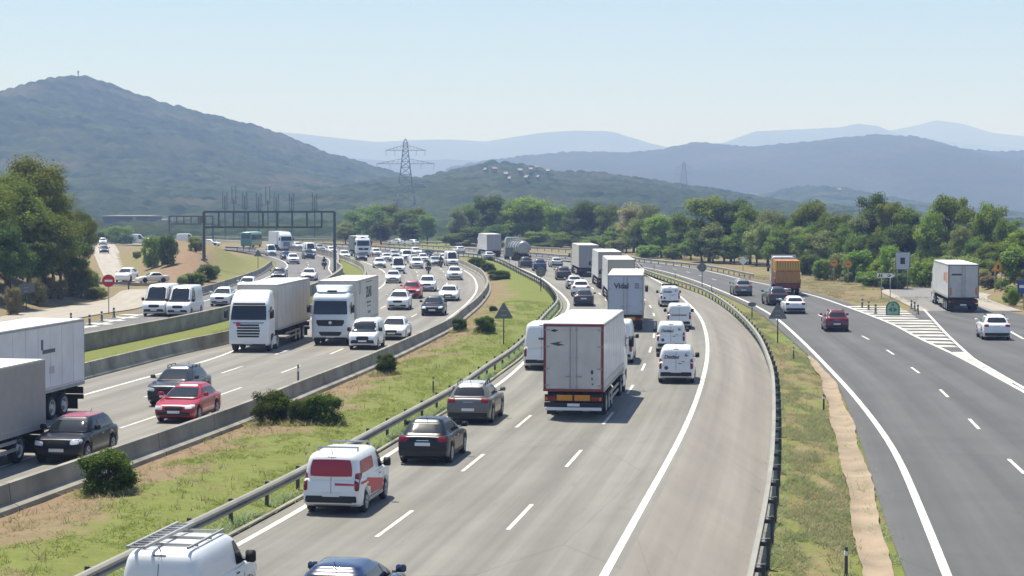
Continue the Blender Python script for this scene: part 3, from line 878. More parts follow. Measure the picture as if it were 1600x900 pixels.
LM = {
 'pine': leaf_mat("pine_needles", (0.144, 0.189, 0.042), (0.244, 0.279, 0.063), 0.30, 3),
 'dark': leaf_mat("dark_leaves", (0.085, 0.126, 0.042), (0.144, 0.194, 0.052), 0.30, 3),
 'mid': leaf_mat("green_leaves", (0.144, 0.211, 0.050), (0.227, 0.304, 0.070), 0.30, 3),
 'bright': leaf_mat("bright_leaves", (0.186, 0.279, 0.050), (0.286, 0.381, 0.076), 0.30, 3),
 'olive': leaf_mat("olive_leaves", (0.202, 0.255, 0.091), (0.303, 0.338, 0.125), 0.30, 3),
 'brown': leaf_mat("dry_leaves", (0.254, 0.237, 0.111), (0.354, 0.295, 0.139), 0.30, 3),
 'shrub': leaf_mat("shrub_leaves", (0.062, 0.100, 0.024), (0.125, 0.165, 0.036), 0.35, 2.5),
}
PROTO = {}
def tree_proto(col, style, variant):
    key = (col, style, variant)
    if key not in PROTO:
        sd = variant * 17 + 5
        if style == 'pine': me, C = crown("crown", LM[col], sd, 'pine', 50, 270, 0.034)
        elif style == 'big': me, C = crown("crown", LM[col], sd, 'pine', 80, 400, 0.022)
        elif style == 'round': me, C = crown("crown", LM[col], sd, 'round', 50, 240, 0.036)
        else: me, C = crown("crown", LM[col], sd, 'bush', 60, 330, 0.042) if col == 'shrub' else crown("crown", LM[col], sd, 'bush', 44, 230, 0.05)
        PROTO[key] = (me, trunk("trunk", C, sd, style, 0.72 if style != 'bush' else 0.4))
    return PROTO[key]
def tree(px, d, ytop, wpx, col, style, variant, label, group=None, base=None, name=None, cat="tree"):
    x = xat(px, d)
    z0 = float(ground_h(np.array([x]), np.array([d]))[0]) if base is None else base
    h = above(px, ytop, d) - z0
    w = wpx / FPX * d
    cm, tm = tree_proto(col, style, variant)
    name = name or ("shrub" if style == 'bush' else ("pine_tree" if style in ('pine', 'big') else "tree"))
    r = tag(link(name, None, None, (x, d, z0), (0, 0, random.uniform(0, 6.28))), label, cat, group)
    sx = w / 0.86 if style != 'bush' else w / 0.95
    r.scale = (sx, sx, h / (0.96 if style != 'bush' else 0.93))
    link("crown", cm, r); link("trunk", tm, r)
    return r
G_WOOD = "trees of the wood behind the motorway bend"
# the pines on the bank by the slip road
for i, (px, d, yt, w, lab) in enumerate([
    (12, 168, 268, 150, "pine at the picture's edge on the bank above the slip road"),
    (48, 176, 243, 150, "tallest pine on the bank above the slip road"),
    (84, 182, 292, 96, "leaning pine on the bank, in front of the tallest one"),
    (124, 196, 322, 58, "small pine at the end of the bank by the side road"),
    (-40, 160, 262, 140, "pine mostly outside the picture on the bank above the slip road"),
    (66, 170, 330, 120, "low broad pine with dark shade under it on the bank")]):
    tree(px, d, yt, w, 'pine', 'big', i % 3, lab, "pines on the bank")
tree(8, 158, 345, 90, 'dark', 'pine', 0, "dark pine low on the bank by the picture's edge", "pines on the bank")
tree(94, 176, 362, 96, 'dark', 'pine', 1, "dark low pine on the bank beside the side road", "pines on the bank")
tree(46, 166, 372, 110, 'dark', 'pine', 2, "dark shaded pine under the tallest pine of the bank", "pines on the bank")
tree(126, 178, 402, 42, 'pine', 'round', 0, "rounded green tree at the foot of the bank by the no entry sign")
tree(148, 179, 448, 42, 'olive', 'bush', 0, "olive green shrub beside the post of the no entry sign", cat="shrub")
tree(110, 178, 452, 40, 'brown', 'bush', 1, "dry straw coloured shrub on the bank above the slip road", cat="shrub")
tree(84, 176, 448, 26, 'olive', 'bush', 2, "small grey green shrub half way up the bank", cat="shrub")
tree(190, 437, 352, 44, 'mid', 'bush', 0, "broad bright shrub where the side road meets the far road", cat="shrub")
tree(165, 450, 358, 40, 'mid', 'bush', 1, "round shrub beyond the white car on the side road", cat="shrub")
tree(262, 240, 363, 36, 'dark', 'bush', 2, "dark round bush on top of the reddish embankment", cat="shrub")
tree(236, 244, 366, 30, 'bright', 'bush', 0, "light green bush beside the dark one on the embankment", cat="shrub")
tree(306, 256, 369, 30, 'olive', 'bush', 1, "grey green bush at the gantry's far post", cat="shrub")
tree(304, 207, 425, 44, 'mid', 'bush', 2, "green bush at the foot of the embankment behind the white vans", cat="shrub")
tree(322, 218, 412, 40, 'dark', 'bush', 0, "dark bush against the gantry post on the embankment", cat="shrub")
rs = random.Random(11)
k = 0
for px, d in [(20,152),(58,163),(78,170),(30,160),(112,183),(132,188),(-20,150),(140,182),(95,172),(66,176),(120,190)]:
    tree(px, d, 322 + (8.9 - (1.0 + rs.uniform(.9, 2.0) + float(ground_h(np.array([xat(px, d)]), np.array([d]))[0]))) / d * 2900, rs.uniform(18, 34), rs.choice(['olive', 'brown', 'mid', 'brown']), 'bush', k % 3, "low scrub bush on the wooded bank above the slip road", "scrub on the wooded bank", cat="shrub"); k += 1
for px, d in [(285,205.5),(336,236),(270,262),(214,290),(296,214)]:
    tree(px, d, 322 + (8.9 - (rs.uniform(.7, 1.7) + float(ground_h(np.array([xat(px, d)]), np.array([d]))[0]))) / d * 2900, rs.uniform(14, 26), rs.choice(['olive', 'brown', 'mid', 'bright']), 'bush', k % 3, "low scrub bush on the reddish embankment", "scrub on the embankment", cat="shrub"); k += 1
for px, d in [(1576,172),(1590,178),(1612,170),(1548,196),(1600,186),(1566,190),(1625,180),(1584,166),(1535,204)]:
    tree(px, d, 322 + (8.9 - (rs.uniform(.8, 2.2) + float(ground_h(np.array([xat(px, d)]), np.array([d]))[0]))) / d * 2900, rs.uniform(22, 44), rs.choice(['olive', 'brown', 'mid', 'bright']), 'bush', k % 3, "low scrub bush on the dry slope beside the exit", "scrub on the dry slope", cat="shrub"); k += 1
# group by the pylon
for i, (px, d, yt, w, c, s) in enumerate([(553,470,328,52,'mid','round'),(580,455,320,56,'mid','round'),(606,470,317,44,'pine','pine'),(628,450,327,54,'mid','round'),(652,462,322,46,'pine','pine'),(668,445,334,38,'mid','round'),(540,440,345,36,'olive','round'),(596,430,346,44,'dark','round'),(640,432,348,46,'dark','round')]):
    tree(px, d, yt, w, c, s, i % 3, "tree of the grove around the foot of the lattice pylon", "trees of the grove at the pylon")
# the wood
WOOD = [
 (716,428,324,40,'olive','round',"slender grey green tree at the open end of the wood"),
 (738,432,318,46,'mid','round',None),(764,420,303,58,'dark','round',"tall dark tree behind the grey lorry on the bend"),
 (798,418,311,58,'mid','round',None),(832,412,308,96,'bright','round',"wide bright green tree behind the tanker lorry"),
 (872,405,320,54,'bright','round',None),(893,398,324,44,'dark','round',None),(918,388,312,60,'dark','pine',None),(948,380,318,54,'mid','round',None),
 (990,362,317,72,'brown','round',"brownish dry tree behind the row of lorries"),
 (1012,350,318,46,'olive','round',None),(1034,322,334,66,'bright','round',"light green bushy tree in front of the brownish one"),(1064,315,330,60,'mid','round',None),
 (1108,300,304,104,'pine','pine',"broadest tall pine of the wood, above the round grey sign"),(1142,296,308,74,'dark','pine',None),(1172,288,318,70,'mid','round',None),(1200,280,328,64,'olive','round',None),
 (1232,276,336,58,'dark','round',None),(1254,272,322,58,'mid','pine',None),(1274,270,310,66,'pine','pine',"pine above the two orange round signs"),(1304,262,330,62,'mid','round',None),(1338,256,334,56,'olive','round',None),
 (1366,258,299,66,'dark','pine',"highest dark pine behind the white arrow sign"),(1392,250,312,58,'pine','pine',None),(1422,246,322,70,'mid','pine',None),(1452,240,330,56,'bright','round',None),
 (1482,244,301,70,'pine','pine',"high pine above the white lorry in the exit"),(1514,238,322,60,'mid','pine',None),(1546,232,314,62,'pine','pine',"pine beside the bare slope at the exit"),(1574,226,340,50,'mid','round',None),
 (1606,205,356,70,'bright','round',"bright tree at the picture's edge above the yellow warning sign"),(1640,200,340,90,'mid','round',None)]
for i, (px, d, yt, w, c, s, lab) in enumerate(WOOD):
    tree(px, d, yt, w, c, s, i % 3, lab or "green tree in the wood behind the motorway bend", G_WOOD)
# lower and fuller trees that close the wood's foot
rs = random.Random(3)
k = 0
for px in range(706, 1600, 17):
    d = float(np.interp(px, [700, 900, 1000, 1100, 1300, 1450, 1600], [424, 385, 345, 296, 254, 240, 212])) + rs.uniform(-4, 6)
    yt = rs.uniform(338, 372) + (8 if px < 900 else 0) + (10 if px > 1430 else 0)
    w = rs.uniform(38, 62)
    c = rs.choice(['mid', 'dark', 'olive', 'dark', 'mid', 'pine'])
    tree(px, d, yt, w, c, 'round', k % 3, "low full tree at the foot of the wood behind the bend", G_WOOD + ", low row")
    k += 1
FRONT = [(1290,246,404,34,'mid'),(1316,244,396,38,'olive'),(1346,240,388,44,'mid'),(1376,236,402,36,'bright'),(1394,232,384,38,'bright'),(1420,230,396,44,'olive'),(1446,226,406,40,'bright'),(1360,228,424,40,'mid'),(1398,222,426,44,'dark'),(1332,240,420,30,'olive'),
         (1470,214,402,60,'mid'),(1500,212,398,56,'olive'),(1530,208,404,46,'mid'),(1596,188,386,56,'mid'),(1266,262,396,36,'dark'),(1012,318,382,40,'bright'),(1050,312,384,36,'mid'),(962,350,374,36,'olive'),(736,412,374,34,'olive'),(712,420,366,30,'mid')]
for i, (px, d, yt, w, c) in enumerate(FRONT):
    d = d - 22 if 1250 < px < 1460 else d
    tree(px, d, yt, w * (1.25 if px > 1250 else 1), c, 'bush', i % 3, "shrub in front of the wood's foot beside the road", "shrubs in front of the wood", cat="shrub")
# median shrubs: (px, foot row, top row, width)
for px, yb, yt, w, i, lab in [
    (165, 780, 701, 90, 0, "dense round green shrub beside the barrier, next to the dark car with red roof"),
    (424, 667, 611, 66, 1, "bright topped shrub, first of the three together on the median"),
    (468, 672, 622, 40, 2, "small dark shrub between two bigger ones on the median"),
    (505, 671, 613, 62, 0, "wide dark shrub at the end of the group of three on the median"),
    (603, 591, 553, 34, 1, "single round shrub at the barrier on the median"),
    (718, 521, 496, 24, 2, "small shrub closest to the barrier near the grey triangle sign"),
    (757, 527, 493, 34, 0, "round shrub beside the grey triangle sign on the median"),
    (771, 489, 478, 14, 1, "little dark shrub behind the grey triangle sign"),
    (780, 439, 421, 36, 2, "long low shrub where the median narrows"),
    (746, 419, 402, 30, 1, "dark shrub at the far tip of the median"),
    (762, 426, 410, 26, 0, "second dark shrub near the far tip of the median"),
    (752, 470, 462, 12, 2, "tiny tuft-like shrub on the dry part of the median")]:
    p = at(px, yb)
    tree(px, p.y, yt, w, 'shrub', 'bush', i, lab, base=-0.05 if p.y > 200 else 0.08, cat="shrub")

# ------------------------------------------------------------------ grass: tufts of blades on the verges
def grass(name, n, area, hmin, hmax, m, seed, blades=6, spread=0.14, flop=0.8):
    rs = np.random.default_rng(seed)
    x, y = area(rs, n)
    n = len(x)
    z = ground_h(x, y)
    sc = (hmin + (hmax - hmin) * rs.random(n) ** 2)
    bx = np.repeat(x, blades) + rs.normal(size=n * blades) * np.repeat(sc, blades) * spread * 4
    by = np.repeat(y, blades) + rs.normal(size=n * blades) * np.repeat(sc, blades) * spread * 4
    bz = np.repeat(z, blades) - 0.01
    h = np.repeat(sc, blades) * (0.6 + 0.6 * rs.random(n * blades))
    a = rs.random(n * blades) * 6.283
    w = 0.006 + 0.010 * rs.random(n * blades) + np.minimum(h * 0.03, 0.006)
    lean = rs.normal(size=(n * blades, 2)) * flop * h[:, None]
    h = h * 0.75
    v = np.stack([np.stack([bx - np.cos(a) * w, by - np.sin(a) * w, bz], -1), np.stack([bx + np.cos(a) * w, by + np.sin(a) * w, bz], -1),
                  np.stack([bx + lean[:, 0], by + lean[:, 1], bz + h], -1)], 1).reshape(-1, 3)
    me = np_mesh(name, v, np.arange(len(v)).reshape(-1, 3), [m], smooth=True)
    nn = np.stack([lean[:, 0] / h * .8, lean[:, 1] / h * .8, np.ones(len(h))], -1); nn /= np.linalg.norm(nn, axis=1, keepdims=True)
    return tag(link(name, me), kind='stuff')
g_green = leaf_mat("grass_green", (0.225, 0.275, 0.066), (0.305, 0.335, 0.10), 0.5, 0.8)
g_dry = leaf_mat("grass_dry", (0.35, 0.285, 0.165), (0.46, 0.395, 0.25), 0.5, 0.8)
g_grey = leaf_mat("grass_grey_green", (0.27, 0.33, 0.155), (0.40, 0.42, 0.24), 0.5, 0.8)
def median(lo, hi, thr, s, y1=170):
    def f(rs, n):
        y = 40 + (y1 - 40) * rs.random(n) ** 1.5
        t = rs.random(n)
        x = fBL(y) + 0.55 + t * (fRG(y) - fBL(y) - 0.75)
        g = t + (fbm(x * 0.35, y * 0.35, 11) - 0.45) * 1.1
        cl = fbm(x * 1.5, y * 0.5, s)
        k = (g > lo) & (g < hi) & (cl > thr)
        return x[k], y[k]
    return f
grass("grass", 26000, median(0.36, 9, 0.45, 41), 0.05, 0.19, g_green, 1)
grass("grass", 11000, median(-9, 0.62, 0.48, 43), 0.05, 0.22, g_dry, 2)
grass("grass", 5000, median(-9, 0.5, 0.56, 47), 0.06, 0.28, g_green, 5)
def verge(thr, s):
    def f(rs, n):
        y = 36 + 120 * rs.random(n) ** 1.4
        a, c = fRA(y) + 0.5, np.interp(y, [q.y for q in DA], [q.x for q in DA])
        c = np.where(y > 130, fPL(y) - 0.9, c)
        x = a + rs.random(n) * np.maximum(c - a, 0.05)
        k = fbm(x * 1.3, y * 0.32, s) > thr
        return x[k], y[k]
    return f
grass("grass", 18000, verge(0.44, 51), 0.05, 0.24, g_grey, 3)
grass("grass", 8000, verge(0.50, 57), 0.05, 0.24, g_dry, 4)
def along(line, lo, hi, y0, y1, thr, s):
    f0 = by_y(line)
    def f(rs, n):
        y = y0 + (y1 - y0) * rs.random(n) ** 1.3
        x = f0(y) + lo + (hi - lo) * rs.random(n)
        k = fbm(x * .9, y * .9, s) > thr
        return x[k], y[k]
    return f
grass("grass", 5000, along(RAIL_G, -0.35, 0.22, 38, 170, 0.40, 61), 0.10, 0.42, g_grey, 6)
grass("grass", 2500, along(RAIL_A, 0.05, 0.45, 38, 150, 0.42, 62), 0.08, 0.30, g_grey, 7)
grass("grass", 2500, along(P_edge, -0.45, 0.05, 36, 130, 0.50, 63), 0.06, 0.22, g_grey, 8)
FEET = []
def weeds(rs, n):
    c = rs.integers(0, len(FEET), n); a = rs.random(n) * 6.283; r = np.array([f[2] for f in FEET])[c] * (0.75 + 0.5 * rs.random(n))
    return np.array([f[0] for f in FEET])[c] + np.cos(a) * r, np.array([f[1] for f in FEET])[c] + np.sin(a) * r
for o in COL.objects:
    if o.get("category") == "shrub" and o.parent is None and o.location.y < 150 and abs(o.location.x) < 16: FEET.append((o.location.x, o.location.y, o.scale.x * 0.42))
grass("grass", 900, weeds, 0.10, 0.45, g_dry, 12)
grass("grass", 700, weeds, 0.10, 0.40, g_green, 13)
# tall dry stalks
grass("dry_stalks", 1100, median(-9, 9, 0.50, 81, 130), 0.22, 0.55, g_dry, 14, blades=4, spread=0.08, flop=0.3)
grass("dry_stalks", 800, verge(0.48, 83), 0.22, 0.55, g_dry, 15, blades=4, spread=0.08, flop=0.3)
def outer(rs, n):
    y = 150 + 90 * rs.random(n); x = fPR(y) + 1.6 + 14 * rs.random(n)
    k = (fbm(x * .6, y * .6, 71) > .45) & ~((y < 172) & (x < 44)) & (np.hypot(x - 44, y - 190) > 10)
    return x[k], y[k]
grass("grass", 9000, outer, 0.12, 0.45, g_dry, 10)
grass("grass", 4000, outer, 0.12, 0.5, g_grey, 11)
grass("grass", 6000, along(BAR_LL, -3.2, -0.5, 85, 190, 0.40, 64), 0.12, 0.5, g_green, 9)
# ------------------------------------------------------------------ vehicles
def loft_rings(rings, closed_ends=True):
    n = len(rings[0]); vs, fs = [], []
    for r in rings: vs += r
    for k in range(len(rings) - 1):
        for i in range(n):
            j = (i + 1) % n
            fs.append((k * n + i, k * n + j, (k + 1) * n + j, (k + 1) * n + i))
    if closed_ends:
        fs.append(tuple(range(n - 1, -1, -1))); fs.append(tuple((len(rings) - 1) * n + i for i in range(n)))
    return vs, fs

def superellipse(xf, xr, w, z, e=6.0, n=44, zf=0.0):
    cx, a = (xf + xr) / 2, (xf - xr) / 2
    out = []
    for i in range(n):
        t = 2 * math.pi * i / n
        c, s = math.cos(t), math.sin(t)
        # even spread over the corners
        x = math.copysign(abs(c) ** (2 / e), c); y = math.copysign(abs(s) ** (2 / e), s)
        out.append((cx + a * x, w * y, z + zf * x))
    return out

def slices(levels, e=6.0, n=44, crown_=0.0):
    rings = [superellipse(xf, xr, w, z, e, n) for z, xf, xr, w in levels]
    if crown_:
        z, xf, xr, w = levels[-1]; cx, a = (xf + xr) / 2, (xf - xr) / 2
        for sc, up in ((0.965, .35), (0.88, .62), (0.65, .88), (0.3, 1.0)):
            rings.append(superellipse(cx + a * sc, cx - a * sc, w * sc, z + crown_ * up, e, n))
    return loft_rings(rings)

class Shell:
    """surfaces of a body, and patches laid on them"""
    def __init__(s): s.v, s.f, s.parts = [], [], {}
    def add(s, vs, fs):
        o = len(s.v); s.v += vs; s.f += [tuple(o + i for i in f) for f in fs]
    def done(s):
        s.bvh = BVHTree.FromPolygons([Vector(p) for p in s.v], s.f)
    def patch(s, side, q, m, bld=None, n=(8, 4), off=0.008, rnd=0.0, tol=0.45):
        """side: 'f' front, 'b' rear, 'l' (+y), 'r' (-y), 't' top; q: 4 corners in that view (f,b: y,z; l,r: x,z; t: x,y)"""
        bld = bld or B()
        D = {'f': ((-1, 0, 0)), 'b': ((1, 0, 0)), 'l': ((0, -1, 0)), 'r': ((0, 1, 0)), 't': ((0, 0, -1))}[side]
        d = Vector(D); P = []
        q = [Vector(p) for p in q]
        for j in range(n[1] + 1):
            for i in range(n[0] + 1):
                a, b = 2 * i / n[0] - 1, 2 * j / n[1] - 1
                if rnd:
                    a, b = a * math.sqrt(1 - rnd * b * b / 2), b * math.sqrt(1 - rnd * a * a / 2)
                u, v = (a + 1) / 2, (b + 1) / 2
                p = q[0] * (1 - u) * (1 - v) + q[1] * u * (1 - v) + q[2] * u * v + q[3] * (1 - u) * v
                if side in 'fb': o = Vector((0, p.x, p.y))
                elif side in 'lr': o = Vector((p.x, 0, p.y))
                else: o = Vector((p.x, p.y, 0))
                hit, nor, _, _ = s.bvh.ray_cast(o - d * 20, d)
                if hit is not None and nor.dot(d) > 0: nor = -nor
                P.append((hit + nor * off * 0.5 - d * off * 0.5) if hit is not None else None)
        w = n[0] + 1
        dep = [p.dot(d) for p in P if p is not None]
        if not dep: return bld
        med = sorted(dep)[len(dep) // 2]
        ok = [p is not None and abs(p.dot(d) - med) < tol for p in P]
        idx = {}; vs = []; fs = []
        for k, p in enumerate(P):
            if ok[k]: idx[k] = len(vs); vs.append(p)
        for j in range(n[1]):
            for i in range(n[0]):
                c = [j * w + i, j * w + i + 1, (j + 1) * w + i + 1, (j + 1) * w + i]
                if all(ok[k] for k in c): fs.append([idx[k] for k in c])
        if fs: bld.add(vs, fs, m)
        return bld

def rect(cx, cz, w, h, skew=0.0):
    return [(cx - w / 2, cz - h / 2), (cx + w / 2, cz - h / 2 + skew), (cx + w / 2, cz + h / 2 + skew), (cx - w / 2, cz + h / 2)]

PLACEHOLDER = mat("paint_slot", (0.5, 0.5, 0.5), 0.32, coat=0.5)

def wheel_meshes(r, w, spokes=5, truck=False):
    t = B()
    t.lathe([(r * .62, -w * .5), (r * .86, -w * .5), (r * .97, -w * .40), (r, -w * .2), (r, w * .2), (r * .97, w * .40), (r * .86, w * .5), (r * .62, w * .5)], tyre_m, 22)
    t.lathe([(r * .64, w * .2), (r * .1, w * .22), (0.001, w * .22)], black_m, 22)
    a = B()
    a.lathe([(r * .66, w * .50), (r * .63, w * .53), (r * .58, w * .42)], rim_m, 22)
    if truck:
        a.lathe([(r * .58, w * .42), (r * .5, w * .15), (r * .3, w * .25), (r * .28, w * .50), (r * .12, w * .52), (0.001, w * .52)], rim_m, 22)
    else:
        for k in range(spokes):
            g = 2 * math.pi * k / spokes
            a.tube((0.05 * math.cos(g), w * .44, 0.05 * math.sin(g)), (r * .6 * math.cos(g), w * .44, r * .6 * math.sin(g)), 0.045, rim_m, 5, 0.03)
        a.lathe([(0.09, w * .40), (0.09, w * .48), (0.001, w * .49)], rim_m, 12)
    return t.mesh("wheel", smooth=True), a.mesh("rim", smooth=True)
WH = {}
def wheels(r, w, truck=False):
    k = (r, w, truck)
    if k not in WH: WH[k] = wheel_meshes(r, w, 5, truck)
    return WH[k]

CARS = dict(
 hatch=dict(L=4.15, W=1.78, H=1.47, top=[(2.075,.50),(2.06,.62),(1.98,.72),(1.75,.80),(1.0,.93),(.7,.95),(-1.5,.99),(-1.95,.97),(-2.05,.88),(-2.075,.55)],
            base=(.90, 1.22, -2.00, .80), roof=(1.385, .12, -1.30, .565), wb=(1.30, -1.27), r=.335, side=True),
 mini=dict(L=3.85, W=1.74, H=1.45, top=[(1.925,.52),(1.91,.66),(1.84,.80),(1.6,.88),(.95,.94),(.7,.96),(-1.5,.99),(-1.82,.97),(-1.90,.86),(-1.925,.55)],
            base=(.91, 1.02, -1.86, .79), roof=(1.38, .38, -1.48, .61), wb=(1.26, -1.22), r=.33, side=True),
 suv=dict(L=4.45, W=1.86, H=1.66, top=[(2.225,.56),(2.21,.74),(2.13,.90),(1.85,.97),(1.05,1.05),(.75,1.07),(-1.7,1.10),(-2.1,1.08),(-2.20,.95),(-2.225,.58)],
            base=(1.02, 1.24, -2.13, .84), roof=(1.56, .20, -1.50, .60), wb=(1.36, -1.33), r=.37, side=True, rails=True),
 sedan=dict(L=4.65, W=1.82, H=1.45, top=[(2.325,.48),(2.31,.60),(2.22,.72),(1.95,.78),(1.05,.91),(.75,.93),(-1.4,.97),(-1.7,.99),(-2.2,.98),(-2.30,.86),(-2.325,.52)],
            base=(.87, 1.15, -1.80, .80), roof=(1.385, .20, -1.05, .59), wb=(1.40, -1.36), r=.325, side=True),
 estate=dict(L=4.6, W=1.82, H=1.48, top=[(2.30,.48),(2.29,.60),(2.20,.72),(1.95,.79),(1.05,.92),(.75,.94),(-1.6,.98),(-2.15,.97),(-2.27,.88),(-2.30,.55)],
            base=(.88, 1.12, -2.22, .81), roof=(1.41, .22, -1.92, .61), wb=(1.40, -1.33), r=.325, side=True, rails=True),
 svan=dict(L=4.40, W=1.82, H=1.84, top=[(2.20,.54),(2.19,.72),(2.12,.88),(1.9,1.0),(1.45,1.10),(1.2,1.12),(-1.9,1.12),(-2.15,1.10),(-2.19,.95),(-2.20,.55)],
            base=(1.02, 1.50, -2.16, .87), roof=(1.76, .72, -2.06, .73), wb=(1.40, -1.33), r=.32, side=False),
 lvan=dict(L=5.60, W=2.05, H=2.55, top=[(2.80,.58),(2.79,.80),(2.70,1.02),(2.45,1.14),(2.1,1.26),(1.8,1.30),(-2.5,1.30),(-2.75,1.28),(-2.79,1.0),(-2.80,.60)],
            base=(1.18, 2.15, -2.77, .99), roof=(2.46, 1.12, -2.70, .86), wb=(1.85, -1.60), r=.35, side=False),
)
def build_car(kind, lod):
    p = CARS[kind]; L, W = p['L'], p['W']; hl, hw = L / 2, W / 2
    van = kind in ('svan', 'lvan')
    tx = [q[0] for q in p['top']][::-1]; tz = [q[1] for q in p['top']][::-1]
    axf, axr = p['wb']; r = p['r']; ra = r + 0.055
    xsn = sorted(set(np.round(np.concatenate([np.linspace(-hl, hl, 46 if lod else 26), [-hl + .02, -hl + .06, hl - .02, hl - .06],
        axf + ra * np.cos(np.linspace(0, math.pi, 15 if lod else 9)), axr + ra * np.cos(np.linspace(0, math.pi, 15 if lod else 9))]), 3)))
    gc = 0.20 if not van else 0.24
    bz = p['base'][0]
    rings = []
    for x in xsn:
        zt = float(np.interp(x, tx, tz))
        t = max(0.0, (abs(x) - (hl - .62)) / .62)
        w = hw * (1 - (0.13 if x > 0 else 0.085) * t ** 2.4)
        zb = gc + 0.10 * max(0.0, (abs(x) - (hl - .25)) / .25)
        for ax in (axf, axr):
            dd = ra * ra - (x - ax) ** 2
            if dd > 0: zb = max(zb, r + math.sqrt(dd))
        zs = min(zt - 0.015, bz + 0.05)
        zs = max(zs, zb + 0.05)
        mid = zb + (zs - zb) * 0.55
        half = [(w * .78, zb), (w * .93, zb + .012), (w * .975, zb + .05), (w, mid), (w * .985, zs - .10 * (zs - zb)), (w * .955, zs), (w * .90, zs + (zt - zs) * .45 + .012), (w * .60, zt + .004), (w * .25, zt + .012)]
        ring = [(x, y, z) for y, z in half] + [(x, -y, z) for y, z in half[::-1]]
        rings.append(ring)
    sh = Shell()
    lower = loft_rings(rings); sh.add(*lower)
    z0, bf, br, bw = p['base']; z1, rf, rr, rw = p['roof']
    lv = []
    for t in (0, .18, .5, .82, .94, 1.0):
        g = t ** 0.92
        bul = 0.045 * math.sin(t * math.pi)
        sx = 0.0 if t < .94 else (0.03 if t < 1 else 0.09)
        lv.append((z0 + (z1 - z0) * t, bf + (rf - bf) * g + bul * 1.2 - sx, br + (rr - br) * g - bul * .6 + sx * .7, bw + (rw - bw) * t ** 1.15 + bul * .5 - sx * .35))
    cab = slices(lv, 7.0 if not van else 9.0, 56 if lod else 32, p['H'] - z1)
    sh.add(*cab); sh.done()
    b = B(); b.add(*lower, PLACEHOLDER); b.add(*cab, PLACEHOLDER)
    parts = []
    parts.append(('body', b.mesh("body", smooth=True), None, True))
    A = lambda n, bl, par=None, pt=False: parts.append((n, bl.mesh(n, smooth=True) if isinstance(bl, B) else bl, par, pt)) if (not isinstance(bl, B) or bl.f) else None
    u = B(); u.box((0, 0, 0.34 + (.05 if van else 0)), (L * .93, W * .60, 0.32), dark_m); u.box((0, 0, .30), (axf - axr - 2 * ra, W * .92, .12), dark_m)
    A('underbody', B().add(u.v, u.f, dark_m))
    H = z1 - z0
    def lerpx(a, c, z): return a + (c - a) * ((z - z0) / H) ** .92
    zb_, zt_ = z0 + .09 * (1 if not van else .6), z1 - .055
    wy = lambda z: bw + (rw - bw) * ((z - z0) / H) ** 1.15
    A('windscreen', sh.patch('f', [(-wy(zb_) * .90, zb_), (wy(zb_) * .90, zb_), (wy(zt_) * .90, zt_), (-wy(zt_) * .90, zt_)], glass, n=(12, 6), rnd=.08, tol=1.2))
    rzb, rzt = (z0 + .14, z1 - .075) if kind != 'sedan' else (z0 + .14, z1 - .05)
    rear_glass = kind not in ('lvan',)
    if rear_glass and not van:
        A('rear_window', sh.patch('b', [(-wy(rzb) * .84, rzb), (wy(rzb) * .84, rzb), (wy(rzt) * .84, rzt), (-wy(rzt) * .84, rzt)], glass, n=(10, 5), rnd=.2, tol=1.2))
    szb, szt = z0 + .10, z1 - .085
    xbp = 0.02 if not van else .55
    for sd in 'lr':
        if not van:
            f0, f1 = lerpx(bf, rf, szb) - .30, lerpx(bf, rf, szt) - .17
            r0, r1 = lerpx(br, rr, szb) + .36, lerpx(br, rr, szt) + .26
            if lod:
                A('side_window', sh.patch(sd, [(xbp + .05, szb), (f0, szb), (f1, szt), (xbp - .01, szt)], glass, n=(6, 4), rnd=.1))
                A('side_window', sh.patch(sd, [(r0, szb + .03), (xbp - .04, szb), (xbp - .10, szt), (r1, szt)], glass, n=(6, 4), rnd=.1))
            else:
                A('side_window', sh.patch(sd, [(r0, szb), (f0, szb), (f1, szt), (r1, szt)], glass, n=(5, 3)))
        else:
            f0, f1 = lerpx(bf, rf, szb) - .30, lerpx(bf, rf, szt) - .18
            A('side_window', sh.patch(sd, [(xbp - .1, szb), (f0, szb), (f1, szt - .03), (xbp - .1, szt - .03)], glass, n=(6, 4), rnd=.1))
    # front
    hz = {'hatch': .66, 'mini': .72, 'suv': .80, 'sedan': .64, 'estate': .64, 'svan': .84, 'lvan': .98}[kind]
    for s_ in (-1, 1):
        q = rect(s_ * hw * .74, hz, hw * .42, .15 if not van else .24, .05 * s_)
        A('headlight', sh.patch('f', q, lamp_m, n=(6, 3), rnd=.5, off=.012, tol=.6))
        tz_ = {'hatch': .86, 'mini': .78, 'suv': .98, 'sedan': .84, 'estate': .84, 'svan': 1.0, 'lvan': 1.0}[kind]
        tw, th = (hw * .34, .17) if not van else (hw * .15, .52)
        tq = rect(s_ * hw * (.74 if not van else .86), tz_, tw, th)
        A('taillight', sh.patch('b', tq, red_m, n=(5, 4), rnd=.4, off=.012, tol=.5))
    A('grille', sh.patch('f', rect(0, hz - .05 if not van else hz - .12, hw * .86, .19 if not van else .24), black_m, n=(8, 3), rnd=.4, off=.010))
    A('front_bumper', sh.patch('f', rect(0, .37 if not van else .46, hw * 1.6, .22 if not van else .32), black_m, n=(10, 3), rnd=.25, off=.010))
    A('rear_bumper', sh.patch('b', rect(0, .40 if not van else .46, hw * 1.72, .20 if not van else .26), black_m, n=(10, 3), rnd=.1, off=.010))
    A('number_plate', sh.patch('f', rect(0, .47 if not van else .55, .52, .11), plate_m, n=(3, 1), off=.022))
    A('number_plate', sh.patch('b', rect(0, .62 if kind in ('suv', 'mini', 'svan', 'lvan') else .70, .52, .11), plate_m, n=(3, 1), off=.022))
    mx = lerpx(bf, rf, szb) - .30
